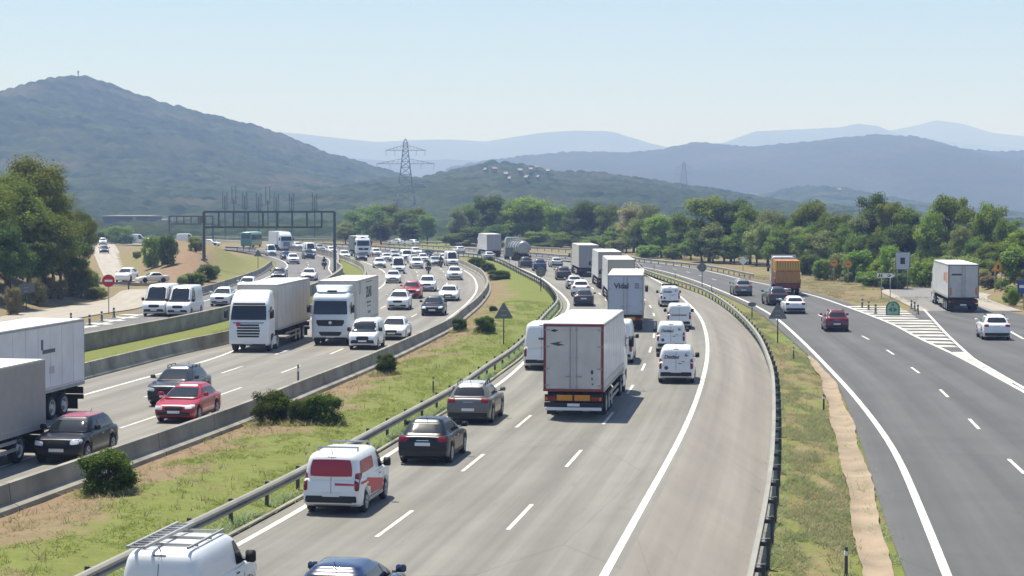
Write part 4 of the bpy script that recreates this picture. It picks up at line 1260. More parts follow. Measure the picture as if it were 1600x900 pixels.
    for s_ in (-1, 1):
        mb = B(); mb.box((mx + .02, s_ * (hw + .09), z0 + .20), (.13, .22, .16 if not van else .26), PLACEHOLDER if not van else black_m); mb.box((mx, s_ * (hw - .05), z0 + .13), (.07, .16, .05), black_m)
        parts.append(('mirror', mb.mesh('mirror', .035, True, 2), None, True))
    if lod:
        for sd, s_ in (('l', 1), ('r', -1)):
            dl = B()
            for x in ((axf - .45, .55 if van else .02, axr + .42) if not van else (axf - .48, .35)):
                sh.patch(sd, rect(x, bz * .62 + .05, .012, bz * .66), black_m, dl, n=(1, 5), off=.004)
            xl = (axf - .45, axr + .42) if not van else (axf - .48, .35)
            sh.patch(sd, rect((xl[0] + xl[1]) / 2, bz * .62 + .05 - bz * .33, abs(xl[0] - xl[1]) + .012, .014), black_m, dl, n=(8, 1), off=.004)
            A('door_seam', dl)
            for x in ((-.18, -1.0) if not van else (.48,)):
                hb = sh.patch(sd, rect(x, bz - .06, .19, .035), black_m if van else chrome_m, n=(2, 1), off=.02); A('door_handle', hb)
            A('sill_trim', sh.patch(sd, rect((axf + axr) / 2, gc + .10, axf - axr - 2 * ra - .04, .09 if not van else .16), black_m, n=(6, 1), off=.006))
            arch = B()
            for ax in (axf, axr):
                for k in range(10):
                    a0, a1 = math.pi * k / 10, math.pi * (k + 1) / 10
                    pr = lambda a, q: (ax + q * math.cos(a), r + q * math.sin(a))
                    sh.patch(sd, [pr(a0, ra + .005), pr(a0, ra + .05), pr(a1, ra + .05), pr(a1, ra + .005)], black_m, arch, n=(1, 1), off=.006, tol=.2)
            if kind in ('suv', 'svan', 'lvan'): A('arch_trim', arch)
        if van:
            db = B(); sh.patch('b', rect(0, (gc + z1) / 2 + .12, .015, z1 - gc - .35), black_m, db, n=(1, 8), off=.004)
            A('door_seam', db)
            A('brake_light', sh.patch('b', rect(0, z1 - .02, hw * .3, .03), black_m, n=(4, 1), off=.01))
        else:
            A('tailgate_trim', sh.patch('b', rect(0, .82 if kind != 'suv' else .92, .42, .03), chrome_m, n=(4, 1), off=.014))
        if p.get('rails'):
            for s_ in (-1, 1):
                rb = B(); rb.tube((rf - .25, s_ * (rw - .02), p['H'] + .01), (rr + .25, s_ * (rw - .02), p['H'] + .01), .018, black_m, 6)
                for x in (rf - .27, (rf + rr) / 2, rr + .27): rb.tube((x, s_ * (rw - .02), z1 - .02), (x, s_ * (rw - .02), p['H'] + .01), .02, black_m, 5)
                A('roof_rail', rb)
        an = B(); an.tube((rr + .12, 0, p['H'] - .03), (rr - .02, 0, p['H'] + .10), .012, black_m, 5, .006); A('antenna', an)
    wm, rmh = wheels(r, .21)
    return dict(parts=parts, wheels=[(axf, hw - .115, r), (axr, hw - .115, r)], wm=wm, rm=rmh, shell=sh, spec=p, lod=lod)

PROTO_V, PAINTED = {}, {}
def painted(me, m):
    key = (me.name, m.name)
    if key not in PAINTED:
        c = me.copy(); c.name = me.name.split('.')[0]
        for i, mm in enumerate(c.materials):
            if mm == PLACEHOLDER: c.materials[i] = m
        PAINTED[key] = c
    return PAINTED[key]

ROADS = {'R': [a.lerp(b, .5) for a, b in zip(resample(R_L, 300), resample(R_R, 300))], 'L': [a.lerp(b, .5) for a, b in zip(resample(L_L, 300), resample(L_R, 300))],
         'Q': [a.lerp(b, .5) for a, b in zip(resample(Q_L, 300), resample(Q_R, 300))], 'P': [a.lerp(b, .5) for a, b in zip(resample(P_L, 300), resample(P_R, 300))],
         'S': [a.lerp(b, .5) for a, b in zip(S1b[::-1], S1a[::-1])]}
def tangent(road, p):
    ln = ROADS[road]
    i = min(range(1, len(ln) - 1), key=lambda i: (ln[i] - p).length)
    return (ln[i + 1] - ln[i - 1]).normalized()
PLACED = []
def place(px, py, L, road, facing, heading=None):
    """(px, py): the picture point where the near end stands on the road; facing +1 drives away, -1 comes towards us"""
    p = at(px, py).xy
    d = Vector((math.sin(math.radians(heading)), math.cos(math.radians(heading)))) if heading is not None else tangent(road, p)
    c = p + d * (L / 2)
    if heading is None:
        d = tangent(road, c); c = p + d * (L / 2)
    f = d * facing
    return c, math.atan2(f.y, f.x)

def car(kind, colour, px, py, road, facing, label, cat=None, group=None, heading=None, scale=1.0, name=None, roof=None):
    p = at(px, py)
    lod = 1 if p.y < 165 else 0
    key = (kind, lod)
    if key not in PROTO_V: PROTO_V[key] = build_car(kind, lod)
    pr = PROTO_V[key]
    c, a = place(px, py, pr['spec']['L'] * scale * .94, road, facing, heading)
    name = name or {'hatch': 'hatchback', 'mini': 'hatchback', 'suv': 'suv', 'sedan': 'saloon_car', 'estate': 'estate_car', 'svan': 'small_van', 'lvan': 'panel_van'}[kind]
    cat = cat or ('van' if 'van' in kind else 'car')
    r = tag(link(name, None, None, (c.x, c.y, 0.004), (0, 0, a)), label, cat, group)
    r.scale = (scale * .94, scale, scale)
    PLACED.append((label, c, pr['spec']['L'], a))
    for n, me, par, pt in pr['parts']:
        # of two ends only the plate and lamps that some view can show are kept for far vehicles
        if not lod and p.y > 215 and n in (('number_plate', 'antenna', 'rear_bumper', 'taillight', 'rear_window') if facing < 0 and heading is None else ('number_plate', 'antenna', 'front_bumper', 'grille', 'headlight')): continue
        link(n, painted(me, colour) if pt else me, r)
    for x, y, z in pr['wheels']:
        for s_ in (-1, 1):
            w = link('wheel', pr['wm'], r, (x, s_ * y, z), (0, 0, 0 if s_ > 0 else math.pi))
            if lod: link('rim', pr['rm'], w)
    if roof is not None:
        rb = pr['shell'].patch('t', [(roof[1], -.52), (roof[0], -.52), (roof[0], .52), (roof[1], .52)], roof[2], n=(10, 6), off=.006, rnd=.2)
        link('roof_panel', rb.mesh('roof_panel', smooth=True), r)
    return r, pr

# ---- heavy goods vehicles
orange_m = mat("reflective_orange", (0.62, 0.24, 0.015), 0.5, var=.08)
amber_m = mat("amber_lens", (0.55, 0.2, 0.01), 0.2)
def door_leaf(x, y0, y1, z0, z1, m, side=-1):
    b = B(); b.box((x, (y0 + y1) / 2, (z0 + z1) / 2), (.035, y1 - y0, z1 - z0), m); return b
seam_m = mat('panel_joint', (.36, .36, .36), .6)
def trailer_parts(L, W=2.52, zf=1.18, H=4.0, body=None, rear=None, frame=None, roof=None, rear_frame_w=.07, skirt=True, plates=False, marks=None, axles=3, soft=False, LOD=1):
    """box trailer: rear end at x = 0, front at x = L; parts as (name, mesh, parent name)"""
    out = []
    b = B(); b.box((L / 2, 0, (zf + H) / 2), (L, W, H - zf - .02), body)
    b.box((L / 2, 0, H + .0), (L - .02, W - .02, .05), roof or body)
    out.append(('trailer_body', b.mesh('trailer_body', .03, False, 2), None))
    if LOD:
        tr = B()
        for s_ in (-1, 1):
            tr.box((L / 2, s_ * (W / 2 + .004), zf + .06), (L - .1, .03, .14), steel_m)
            tr.box((L / 2, s_ * (W / 2 + .004), H - .05), (L - .06, .03, .09), steel_m)
            if soft:
                for k in range(1, 9): tr.box((L * k / 9, s_ * (W / 2 + .003), (zf + H) / 2), (.05, .012, H - zf - .3), body)
        out.append(('side_rail', tr.mesh('side_rail'), None))
        if not soft:
            for s_ in (-1, 1):
                sm = B()
                for k in range(1, int(L / 1.25)): sm.box((k * 1.25, s_ * (W / 2 + .001), (zf + H) / 2 + .03), (.022, .006, H - zf - .30), seam_m)
                sm.box((L / 2, s_ * (W / 2 + .001), zf + .19), (L - .3, .008, .03), seam_m)
                out.append(('panel_seam', sm.mesh('panel_seam'), None))
    # rear frame and doors
    f = B(); e = rear_frame_w
    for y in (-W / 2 + e / 2, W / 2 - e / 2): f.box((-.012, y, (zf + H) / 2), (.06, e, H - zf - .02), frame)
    f.box((-.014, 0, H - e / 2), (.06, W - .02, e), frame); f.box((-.014, 0, zf + e / 2), (.06, W - .02, e), frame)
    out.append(('rear_frame', f.mesh('rear_frame', .008), None))
    for s_ in (-1, 1):
        d = B(); y0, y1 = sorted((s_ * .022, s_ * (W / 2 - e - .012)))
        d.box((-.018, (y0 + y1) / 2, (zf + H) / 2), (.05, y1 - y0, H - zf - 2 * e - .03), rear)
        dn = d.mesh('door', .012); out.append(('door', dn, None))
        if LOD:
            h = B()
            for yy in (s_ * .13,):
                h.tube((-.065, yy, zf + .12), (-.065, yy, H - .12), .017, steel_m, 6)
                for zz in (zf + .2, (zf + H) / 2, H - .25): h.box((-.06, yy, zz), (.04, .09, .07), steel_m)
                h.box((-.075, yy + s_ * .09, zf + .62), (.03, .26, .04), steel_m)
            out.append(('locking_bar', h.mesh('locking_bar'), 'door'))
            hg = B()
            for zz in (zf + .25, zf + .95, H - .95, H - .25): hg.box((-.05, s_ * (W / 2 - e - .06), zz), (.03, .20, .06), steel_m)
            out.append(('hinge', hg.mesh('hinge'), 'door'))
    c = B()
    for s_ in (-1, 1): c.box((L / 2 + .1, s_ * .45, zf - .18), (L - .4, .14, .34), dark_m)
    for k in range(10): c.box((.5 + k * (L - 1) / 9, 0, zf - .12), (.1, W * .9, .12), dark_m)
    if axles:
        for k in range(axles): c.tube((2.1 + k * 1.32, -1.0, .52), (2.1 + k * 1.32, 1.0, .52), .07, dark_m, 8)
        c.box((2.1 + 1.32 * (axles - 1) / 2, 0, .75), (1.32 * axles, 1.3, .3), dark_m)
    out.append(('chassis', c.mesh('chassis'), None))
    u = B(); u.box((.05, 0, .62), (.10, W - .06, .20), black_m); u.box((.03, 0, .90), (.06, W - .1, .30), black_m)
    out.append(('underrun_bar', u.mesh('underrun_bar', .015), None))
    for s_ in (-1, 1):
        l = B(); l.box((-.03, s_ * (W / 2 - .30), .88), (.07, .46, .17), red_m); l.box((-.034, s_ * (W / 2 - .13), .88), (.075, .11, .15), amber_m)
        out.append(('taillight', l.mesh('taillight', .012), None))
        fl = B(); fl.box((.62, s_ * (W / 2 - .32), .38), (.02, .5, .46), black_m); out.append(('mudflap', fl.mesh('mudflap'), None))
        if plates:
            o = B(); o.box((-.04, s_ * .37, .92), (.02, .66, .24), orange_m); out.append(('warning_plate', o.mesh('warning_plate', .006), None))
        if skirt:
            g = B(); g.box((L * .55, s_ * (W / 2 - .05), .80), (L * .42, .04, .12), steel_m); g.box((L * .55, s_ * (W / 2 - .05), .52), (L * .42, .04, .12), steel_m)
            out.append(('side_guard', g.mesh('side_guard'), None))
    pl_ = B(); pl_.box((-.02, 0 if not plates else 0, .62), (.02, .52, .12), plate_m); out.append(('number_plate', pl_.mesh('number_plate'), None))
    return out, [(2.1 + 1.32 * k, W / 2 - .22, .50) for k in range(axles)]

def cab_parts(x0, colour, style='a', spoiler=True):
    """tractor: back wall at x0, nose at x0 + 2.25; wheels at +1.4 and further back"""
    sh = Shell(); nx = x0 + 2.28
    lv = [(.42, nx - .05, nx - 1.0, 1.18), (.55, nx, nx - 1.1, 1.22), (1.0, nx + .02, x0 + .02, 1.235), (1.7, nx - .01, x0, 1.24), (1.95, nx - .06, x0, 1.235), (2.35, nx - .16, x0, 1.225), (2.85, nx - .34, x0, 1.20), (3.0, nx - .40, x0, 1.19), (3.3, nx - .72, x0, 1.15), (3.55, nx - 1.05, x0, 1.10), (3.68, nx - 1.35, x0 + .02, 1.05), (3.74, nx - 1.6, x0 + .1, .9)]
    if style == 'b':
        lv = [(.42, nx - .05, nx - 1.0, 1.18), (.55, nx, nx - 1.1, 1.22), (1.0, nx + .02, x0 + .02, 1.235), (1.7, nx + .0, x0, 1.24), (1.95, nx - .03, x0, 1.235), (2.4, nx - .10, x0, 1.225), (2.85, nx - .20, x0, 1.21), (3.0, nx - .22, x0, 1.20), (3.2, nx - .42, x0, 1.17), (3.32, nx - .75, x0, 1.10), (3.36, nx - 1.1, x0 + .1, .9)]
    sh.add(*slices(lv, 11.0, 60)); sh.done()
    b = B(); b.add(sh.v, sh.f, colour)
    out = [('cab', b.mesh('cab', smooth=True), None)]
    A = lambda n, bl, par='cab': out.append((n, bl.mesh(n, smooth=True), par)) if bl.f else None
    A('windscreen', sh.patch('f', [(-1.10, 1.98), (1.10, 1.98), (1.04, 2.84), (-1.04, 2.84)], glass, n=(12, 6), rnd=.06, off=.012))
    for sd in 'lr': A('side_window', sh.patch(sd, [(nx - 1.25, 2.02), (nx - .42, 1.98), (nx - .62, 2.72), (nx - 1.25, 2.74)], glass, n=(5, 4), off=.01))
    g = B()
    if style == 'a':
        for k in range(5): sh.patch('f', rect(0, .98 + k * .17, 1.46 - .05 * abs(2 - k), .115), black_m, g, n=(8, 1), rnd=.1, off=.012)
        sh.patch('f', rect(0, 1.80, 1.9, .05), black_m, g, n=(8, 1), off=.012)
    else:
        sh.patch('f', [(-.82, 1.24), (.82, 1.24), (.95, 1.64), (-.95, 1.64)], black_m, g, n=(8, 3), rnd=.25, off=.012)
        sh.patch('f', [(-.62, .62), (.62, .62), (.78, .88), (-.78, .88)], black_m, g, n=(8, 2), rnd=.2, off=.012)
        sh.patch('f', rect(0, 1.46, .2, .2), chrome_m, g, n=(3, 3), rnd=.9, off=.03)
    A('grille', g)
    for s_ in (-1, 1):
        A('headlight', sh.patch('f', rect(s_ * .93, .86 if style == 'a' else .74, .44, .16, .05 * s_), lamp_m, n=(5, 2), rnd=.4, off=.016, tol=.6))
        mb = B(); mb.box((nx - .22, s_ * 1.42, 2.35), (.12, .24, .52), black_m); mb.box((nx - .24, s_ * 1.27, 2.52), (.06, .2, .05), black_m)
        out.append(('mirror', mb.mesh('mirror', .03, True, 2), 'cab'))
        fa = B(); fa.box((x0 + .35, s_ * 1.20, .62), (1.2, .06, .5), colour); out.append(('side_skirt', fa.mesh('side_skirt', .02), 'cab'))
        wl = sh.patch('lr'[0 if s_ > 0 else 1], [(nx - 1.72, .56), (nx - .68, .56), (nx - .74, 1.10), (nx - 1.66, 1.10)], black_m, n=(8, 4), rnd=.5, off=.006); A('wheel_arch', wl)
    A('number_plate', sh.patch('f', rect(0, .56, .52, .11), plate_m, n=(3, 1), off=.02))
    A('bumper', sh.patch('f', rect(0, .47, 2.1, .10), black_m, n=(8, 1), off=.008))
    if style == 'b':
        v = B(); sh2 = Shell(); sh2.add(*slices([(3.30, nx - .62, x0 + .3, .98), (3.45, nx - .95, x0 + .1, 1.05), (3.75, nx - 1.15, x0, 1.16), (3.80, nx - 1.2, x0, 1.12)], 9, 40)); v.add(sh2.v, sh2.f, colour)
        out.append(('roof_deflector', v.mesh('roof_deflector', smooth=True), 'cab'))
        k = B(); k.box((nx - .78, 0, 3.46), (.3, .62, .10), black_m); out.append(('roof_vent', k.mesh('roof_vent', .03), 'cab'))
    else:
        A('sun_visor', sh.patch('f', [(-1.0, 2.87), (1.0, 2.87), (.98, 2.99), (-.98, 2.99)], black_m, n=(8, 1), off=.05))
    ch_ = B(); ch_.box((x0 - .5, 0, .78), (3.4, .8, .25), dark_m); ch_.box((x0 + 1.2, 0, .62), (1.9, 1.9, .3), dark_m)
    for s_ in (-1, 1): ch_.tube((x0 - .6, s_ * .95, .62), (x0 + .4, s_ * .95, .62), .28, dark_m, 10)
    out.append(('tractor_frame', ch_.mesh('tractor_frame'), None))
    return out, [(nx - 1.2, 1.05, .50), (x0 - .85, 1.02, .50)]

def assemble(name, label, cat, parts, whl, c, a, group=None, rim=True, wr=.5):
    r = tag(link(name, None, None, (c.x, c.y, 0.004), (0, 0, a)), label, cat, group)
    last = {}
    for n, me, par in parts:
        o = link(n, me, last.get(par) if par else r)
        last[n] = o
    wm, rm_ = wheels(wr, .30 if wr > .4 else .24, True)
    for x, y, z in whl:
        for s_ in (-1, 1):
            w = link('wheel', wm, r, (x, s_ * y, z), (0, 0, 0 if s_ > 0 else math.pi))
            if rim: link('rim', rm_, w)
    return r

def artic(label, px, py, road, facing, colour, tr, style='a', name='articulated_lorry', group=None, near_end=None, heading=None):
    """articulated lorry; rear end at local x = 0, nose at x = L + 2.9"""
    L = tr['L']; far = tr.get('LOD', 1) == 0
    tp, tw = trailer_parts(**tr)
    cp, cw = cab_parts(L + .55, colour, style)
    if far: cp = [q for q in cp if q[0] not in ('number_plate', 'bumper', 'wheel_arch', 'side_skirt', 'sun_visor')]
    tot = L + .55 + 2.3
    c, a = place(px, py, tot, road, facing, heading)
    f = Vector((math.cos(a), math.sin(a)))
    o = c - f * (tot / 2)
    PLACED.append((label, c, tot, a))
    return assemble(name, label, 'lorry', tp + cp, tw + cw, o, a, group, rim=not far)

def add_text(root, body, size, m, loc, face='rear', shear=0.0, bold=0.0, name='lettering', parent=None):
    me = text_mesh(body, size, m, shear, bold)
    rot = {'rear': (math.pi / 2, 0, -math.pi / 2), 'right': (math.pi / 2, 0, 0), 'left': (math.pi / 2, 0, math.pi), 'front': (math.pi / 2, 0, math.pi / 2)}[face]
    return link(name, me, parent or root, loc, rot)
# ------------------------------------------------------------------ the traffic
P_ = dict(white=white_p, cream=paint("cream", (0.66, 0.63, 0.55)), silver=paint("silver", (0.42, 0.43, 0.44), .3), grey=paint("grey", (0.16, 0.165, 0.17), .3), dgrey=paint("dark_grey", (0.032, 0.034, 0.037), .28),
          black=mat("paint_black", (0.006, 0.007, 0.010), .30, coat=.25, spec=.35), navy=paint("navy", (0.016, 0.030, 0.085), .22), blue=paint("dark_blue", (0.03, 0.05, 0.12), .25), red=paint("red", (0.36, 0.012, 0.02), .28),
          maroon=paint("maroon", (0.13, 0.010, 0.022), .25), pale=paint("pale_blue_white", (0.60, 0.65, 0.70)), teal=paint("teal", (0.03, 0.20, 0.17)), bronze=paint("bronze", (0.12, 0.11, 0.10), .3))
ink = mat("dark_lettering", (0.03, 0.035, 0.07), 0.5)
ink2 = mat("faded_lettering", (0.07, 0.08, 0.10), 0.5)
red_ink = mat("red_lettering", (0.50, 0.03, 0.035), 0.45)
white_panel = mat("lorry_panel_white", (0.66, 0.67, 0.69), 0.45, coat=.2, var=.10, vscale=.9)
grey_panel = mat("lorry_panel_grey", (0.53, 0.505, 0.475), 0.45, var=.13, vscale=1.1)
curtain = mat("lorry_curtain_grey", (0.53, 0.49, 0.44), 0.6, var=.06, vscale=1.2)
cream_roof = mat("lorry_roof_cream", (0.72, 0.66, 0.52), 0.6, var=.06)
white_roof = mat("lorry_roof_white", (0.80, 0.80, 0.79), 0.5, var=.04)
alu = mat("aluminium_frame", (0.34, 0.34, 0.35), 0.45, metal=.3)
red_frame = mat("frame_red_reflective", (0.22, 0.03, 0.04), 0.45, var=.1)
dark_frame = mat("frame_dark", (0.06, 0.062, 0.07), 0.5)

# --- main carriageway, seen from behind
r, pr = car('svan', P_['white'], 246, 1003, 'R', 1, "white van with ladders on its roof rack, cut by the picture's lower edge")
rk = B()
for s_ in (-.58, .58): rk.bar((.45, s_, 1.90), (-1.95, s_, 1.90), .045, steel_m)
for x in (.4, -.5, -1.4): rk.bar((x, -.62, 1.87), (x, .62, 1.87), .05, steel_m)
link('roof_rack', rk.mesh('roof_rack'), r)
ld = B()
for s_ in (.20, .56): ld.bar((.75, s_, 1.96), (-2.25, s_, 1.96), .06, steel_m)
for k in range(11): ld.bar((.6 - k * .28, .20, 1.96), (.6 - k * .28, .56, 1.96), .035, steel_m)
lc = r.location; la = r.rotation_euler.z
ldo = tag(link('ladder', ld.mesh('ladder'), None, lc, (0, 0, la)), "grey aluminium ladder lying on the roof rack of the white van", "ladder")
car('hatch', P_['navy'], 508, 1008, 'R', 1, "dark blue hatchback of which only the roof shows at the lower edge")
r, pr = car('svan', P_['white'], 517, 806, 'R', 1, "white van with red rear window and red stripes along its side", scale=.97)
rw_red = mat("red_window_film", (0.36, 0.02, 0.045), .25)
b = pr['shell'].patch('b', [(-.66, 1.16), (.66, 1.16), (.60, 1.66), (-.60, 1.66)], rw_red, n=(8, 4), rnd=.2, off=.012, tol=.6)
link('rear_window', b.mesh('rear_window', smooth=True), r)
b = B(); pr['shell'].patch('r', [(-1.9, 1.22), (-.2, 1.22), (-.2, 1.58), (-1.75, 1.60)], rw_red, b, n=(8, 4), rnd=.15, off=.012)
link('side_window', b.mesh('side_window', smooth=True), r)
b = B(); pr['shell'].patch('r', [(-1.3, .50), (1.2, .42), (.9, .74), (-1.3, 1.04)], red_ink, b, n=(10, 2), off=.012)
pr['shell'].patch('r', [(-2.0, .92), (-1.25, .92), (-1.25, .99), (-2.0, .99)], red_ink, b, n=(4, 1), off=.012)
link('side_stripe', b.mesh('side_stripe', smooth=True), r)
b = pr['shell'].patch('b', [(-.78, .90), (-.12, .90), (-.12, .97), (-.78, .95)], red_ink, n=(4, 1), off=.012); link('rear_stripe', b.mesh('rear_stripe'), r)
for x in (.35, -1.2):
    rb = B(); rb.bar((x, -.62, 1.92), (x, .62, 1.92), .05, steel_m); [rb.bar((x, s_ * .6, 1.74), (x, s_ * .6, 1.92), .04, steel_m) for s_ in (-1, 1)]
    link('roof_bar', rb.mesh('roof_bar'), r)
car('hatch', P_['black'], 660, 727, 'R', 1, "black hatchback driving behind the grey one, next to the guard rail", scale=1.03)
car('suv', P_['bronze'], 731, 664, 'R', 1, "dark grey estate-like car with silver roof beside the white panel van", roof=(.5, -1.55, P_['silver']))
r, pr = car('lvan', P_['white'], 846, 579, 'R', 1, "tall white panel van half hidden behind the big box lorry")
b = B(); b.box((-2.80, -.05, 1.72), (.012, .42, .10), ink2); link('printed_mark', b.mesh('printed_mark'), r)
# the big box lorry
big = artic("big white box lorry with red framed rear doors and orange plates", 896, 656, 'R', 1, P_['white'],
            dict(L=10.4, body=white_panel, rear=grey_panel, frame=red_frame, roof=white_roof, rear_frame_w=.10, plates=True))
bb = B(); bb.box((-.06, 0, .46), (.10, 2.36, .13), white_p); link('bumper_bar', bb.mesh('bumper_bar', .01), big)
b = B(); b.add([(-.052, .98, 3.72), (-.052, .80, 3.78), (-.052, .62, 3.72), (-.052, .80, 3.66)], [(0, 1, 2, 3)], ink)
b.add([(-.052, 1.0, 3.18), (-.052, .45, 3.28), (-.052, .62, 3.19), (-.052, .35, 3.12), (-.052, .66, 3.08)], [(0, 1, 2, 3, 4)], ink2)
link('emblem', b.mesh('emblem'), big)
for y_, z_, w_, h_ in ((-.78, 2.0, .09, .16), (-.78, 1.72, .05, .10), (-.80, 1.50, .07, .06)): b = B(); b.box((-.05, y_, z_), (.01, w_, h_), ink); link('sticker', b.mesh('sticker'), big)
for y in (.62, -.50): add_text(big, "ECP", .20, plate_m, (.58, y, .34), shear=.3)
bcl = B(); bcl.box((5.2, -1.275, 1.45), (10.1, .012, .25), grey_panel); link('side_band', bcl.mesh('side_band'), big)
car('lvan', P_['white'], 962, 569, 'R', 1, "white van almost hidden ahead of the big box lorry", scale=.95)
# four small vans
for i, (px, py, lab, body) in enumerate([(1056, 600, "white lettered van, closest of the file of four small vans", "Distfaxi"), (1048, 552, "white lettered van with dark lower doors, second of the four", "Distfaxi"),
                                         (1061, 515, "plain white van with a dark bar across its doors, third of the four", None), (1047, 480, "white van with a roof bar at the head of the file of four", "Distfaxi")]):
    r, pr = car('svan', P_['white'], px, py, 'R', 1, lab, group="small white vans driving in file")
    if body:
        add_text(r, body, .24, ink, (-2.165, .22, 1.34), shear=.2, bold=.006)
        b = B()
        b.add([(-2.14, -.42, 1.44), (-2.12, -.55, 1.56), (-2.14, -.50, 1.42), (-2.15, -.66, 1.46), (-2.16, -.52, 1.36)], [(0, 1, 2, 3, 4)], ink)
        b.box((-2.20, -.20, 1.02), (.012, .16, .03), ink); b.box((-2.20, -.36, 1.12), (.012, .14, .025), ink); b.tube((-2.205, .48, .80), (-2.19, .48, .80), .10, ink2, 12)
        link('emblem', b.mesh('emblem'), r)
        if i == 3:
            for x, w_ in ((-1.6, .09), (-.2, .07)):
                rb = B(); rb.bar((x, -.66, 1.95), (x, .66, 1.95), w_, black_m)
                for s_ in (-.6, .6): rb.bar((x, s_, 1.75), (x, s_, 1.95), .05, black_m)
                link('roof_bar', rb.mesh('roof_bar'), r)
    else:
        b = B(); b.box((-2.205, 0, 1.03), (.02, 1.1, .05), ink); link('door_trim', b.mesh('door_trim'), r)
vid = artic("white box lorry with blue lettering on its rear doors and cream roof", 977, 518, 'R', 1, P_['white'],
            dict(L=13.2, body=white_panel, rear=mat("door_pale_blue", (.42, .46, .54), .45, var=.04), frame=alu, roof=cream_roof, plates=True))
add_text(vid, "Vidal", .52, ink, (-.088, .28, 3.22), bold=.014)
b = B()
for k in range(3): b.box((-.05, -.82, 3.10 + k * .14), (.012, .32, .055), ink)
link('emblem', b.mesh('emblem'), vid)
artic("box lorry with tan rear showing above the lettered lorry", 971, 474, 'R', 1, P_['white'], dict(L=13.2, body=white_panel, rear=mat("door_tan", (.44, .41, .34), .5), frame=alu, roof=cream_roof, LOD=0))
artic("white sided lorry third from the front of the row of lorries", 953, 452, 'R', 1, P_['white'], dict(L=13.2, body=white_panel, rear=mat("door_dusty_pink", (.40, .34, .32), .5), frame=alu, roof=white_roof, LOD=0))
artic("grey lorry with dark lower half leading the row of lorries", 920, 433, 'R', 1, P_['silver'], dict(L=13.2, body=curtain, rear=mat("door_grey", (.30, .305, .31), .5), frame=alu, roof=cream_roof, LOD=0))
car('sedan', P_['dgrey'], 912, 479, 'R', 1, "dark grey saloon, last of the cars beside the row of lorries")
car('suv', P_['white'], 908, 464, 'R', 1, "white car with dark rear window driving ahead of the dark saloon")
car('hatch', P_['silver'], 898, 452, 'R', 1, "silver hatchback between the white car and the dark one ahead")
car('suv', P_['dgrey'], 881, 438, 'R', 1, "dark grey car beside the leading grey lorry")
car('hatch', P_['silver'], 871, 418, 'R', 1, "silver hatchback ahead of the leading grey lorry")
car('suv', P_['blue'], 844, 424, 'R', 1, "dark blue car behind the grey sign on the median")
car('suv', P_['dgrey'], 823, 419, 'R', 1, "dark car partly behind the blue one near the tanker", scale=.97)
car('hatch', P_['silver'], 766, 407, 'R', 1, "pale silver car behind the far grey lorry")
car('mini', P_['white'], 721, 397, 'R', 1, "small white car ahead of the far grey lorry by the barrier")
artic("grey box lorry on the bend ahead of the tanker", 772, 402, 'R', 1, P_['white'], dict(L=12, body=white_panel, rear=mat("door_mauve_grey", (.36, .335, .36), .5), frame=alu, roof=white_roof, LOD=0), heading=-8)

# tanker
def tanker(px, py, road, label):
    parts, wh = [], []
    t = B(); t.lathe([(0.001, .02), (.6, .03), (.95, .16), (1.08, .4), (1.10, .6), (1.10, 8.4), (1.0, 8.8), (0.001, 9.0)], mat("tank_steel", (.34, .35, .34), .35, metal=.5, var=.1), 24, 'x', (0, 0, 2.15))
    parts.append(('tank', t.mesh('tank', smooth=True), None))
    for x in (.75, 2.8, 5.0, 7.2):
        g = B(); g.lathe([(1.10, -.06), (1.17, -.06), (1.17, .06), (1.10, .06)], dark_frame, 24, 'x', (x, 0, 2.15)); parts.append(('tank_band', g.mesh('tank_band'), 'tank'))
    g = B(); g.lathe([(.45, -.02), (.45, -.08), (.38, -.10), (0.001, -.10)], steel_m, 18, 'x', (.04, 0, 2.15)); parts.append(('rear_hatch', g.mesh('rear_hatch'), 'tank'))
    g = B(); g.box((4.5, 0, 3.3), (7.4, .7, .05), steel_m)
    for s_ in (-.45, .45): g.bar((.9, s_, 3.55), (8.1, s_, 3.55), .05, steel_m); [g.bar((x, s_, 3.2), (x, s_, 3.55), .05, steel_m) for x in (.9, 3.3, 5.7, 8.1)]
    parts.append(('walkway', g.mesh('walkway'), None))
    g = B(); g.box((4.4, 0, .92), (8.6, 1.0, .3), dark_m); g.box((.1, 0, .72), (.3, 2.4, .32), dark_m); [g.box((1.9 + 1.3 * k, s_ * .95, 1.06), (1.1, .5, .06), black_m) for k in range(3) for s_ in (-1, 1)]
    parts.append(('chassis', g.mesh('chassis'), None))
    for s_ in (-1, 1):
        g = B(); g.box((-.06, s_ * .95, .78), (.05, .4, .16), red_m); parts.append(('taillight', g.mesh('taillight'), None))
    cp, cw = cab_parts(9.6, mat("cab_green_grey", (.33, .36, .33), .4), 'a')
    cp = [q for q in cp if q[0] not in ('number_plate', 'bumper', 'wheel_arch', 'side_skirt', 'sun_visor', 'headlight')]
    c, a = place(px, py, 11.9, road, 1)
    o = c - Vector((math.cos(a), math.sin(a))) * 5.95
    PLACED.append((label, c, 11.9, a))
    return assemble('tanker_lorry', label, 'tanker', parts + cp, [(1.9, 1.03, .5), (3.2, 1.03, .5), (4.5, 1.03, .5)] + cw, o, a, None, False)
tanker(819, 408, 'R', "steel tanker lorry with round tank on the bend, behind the square grey sign")

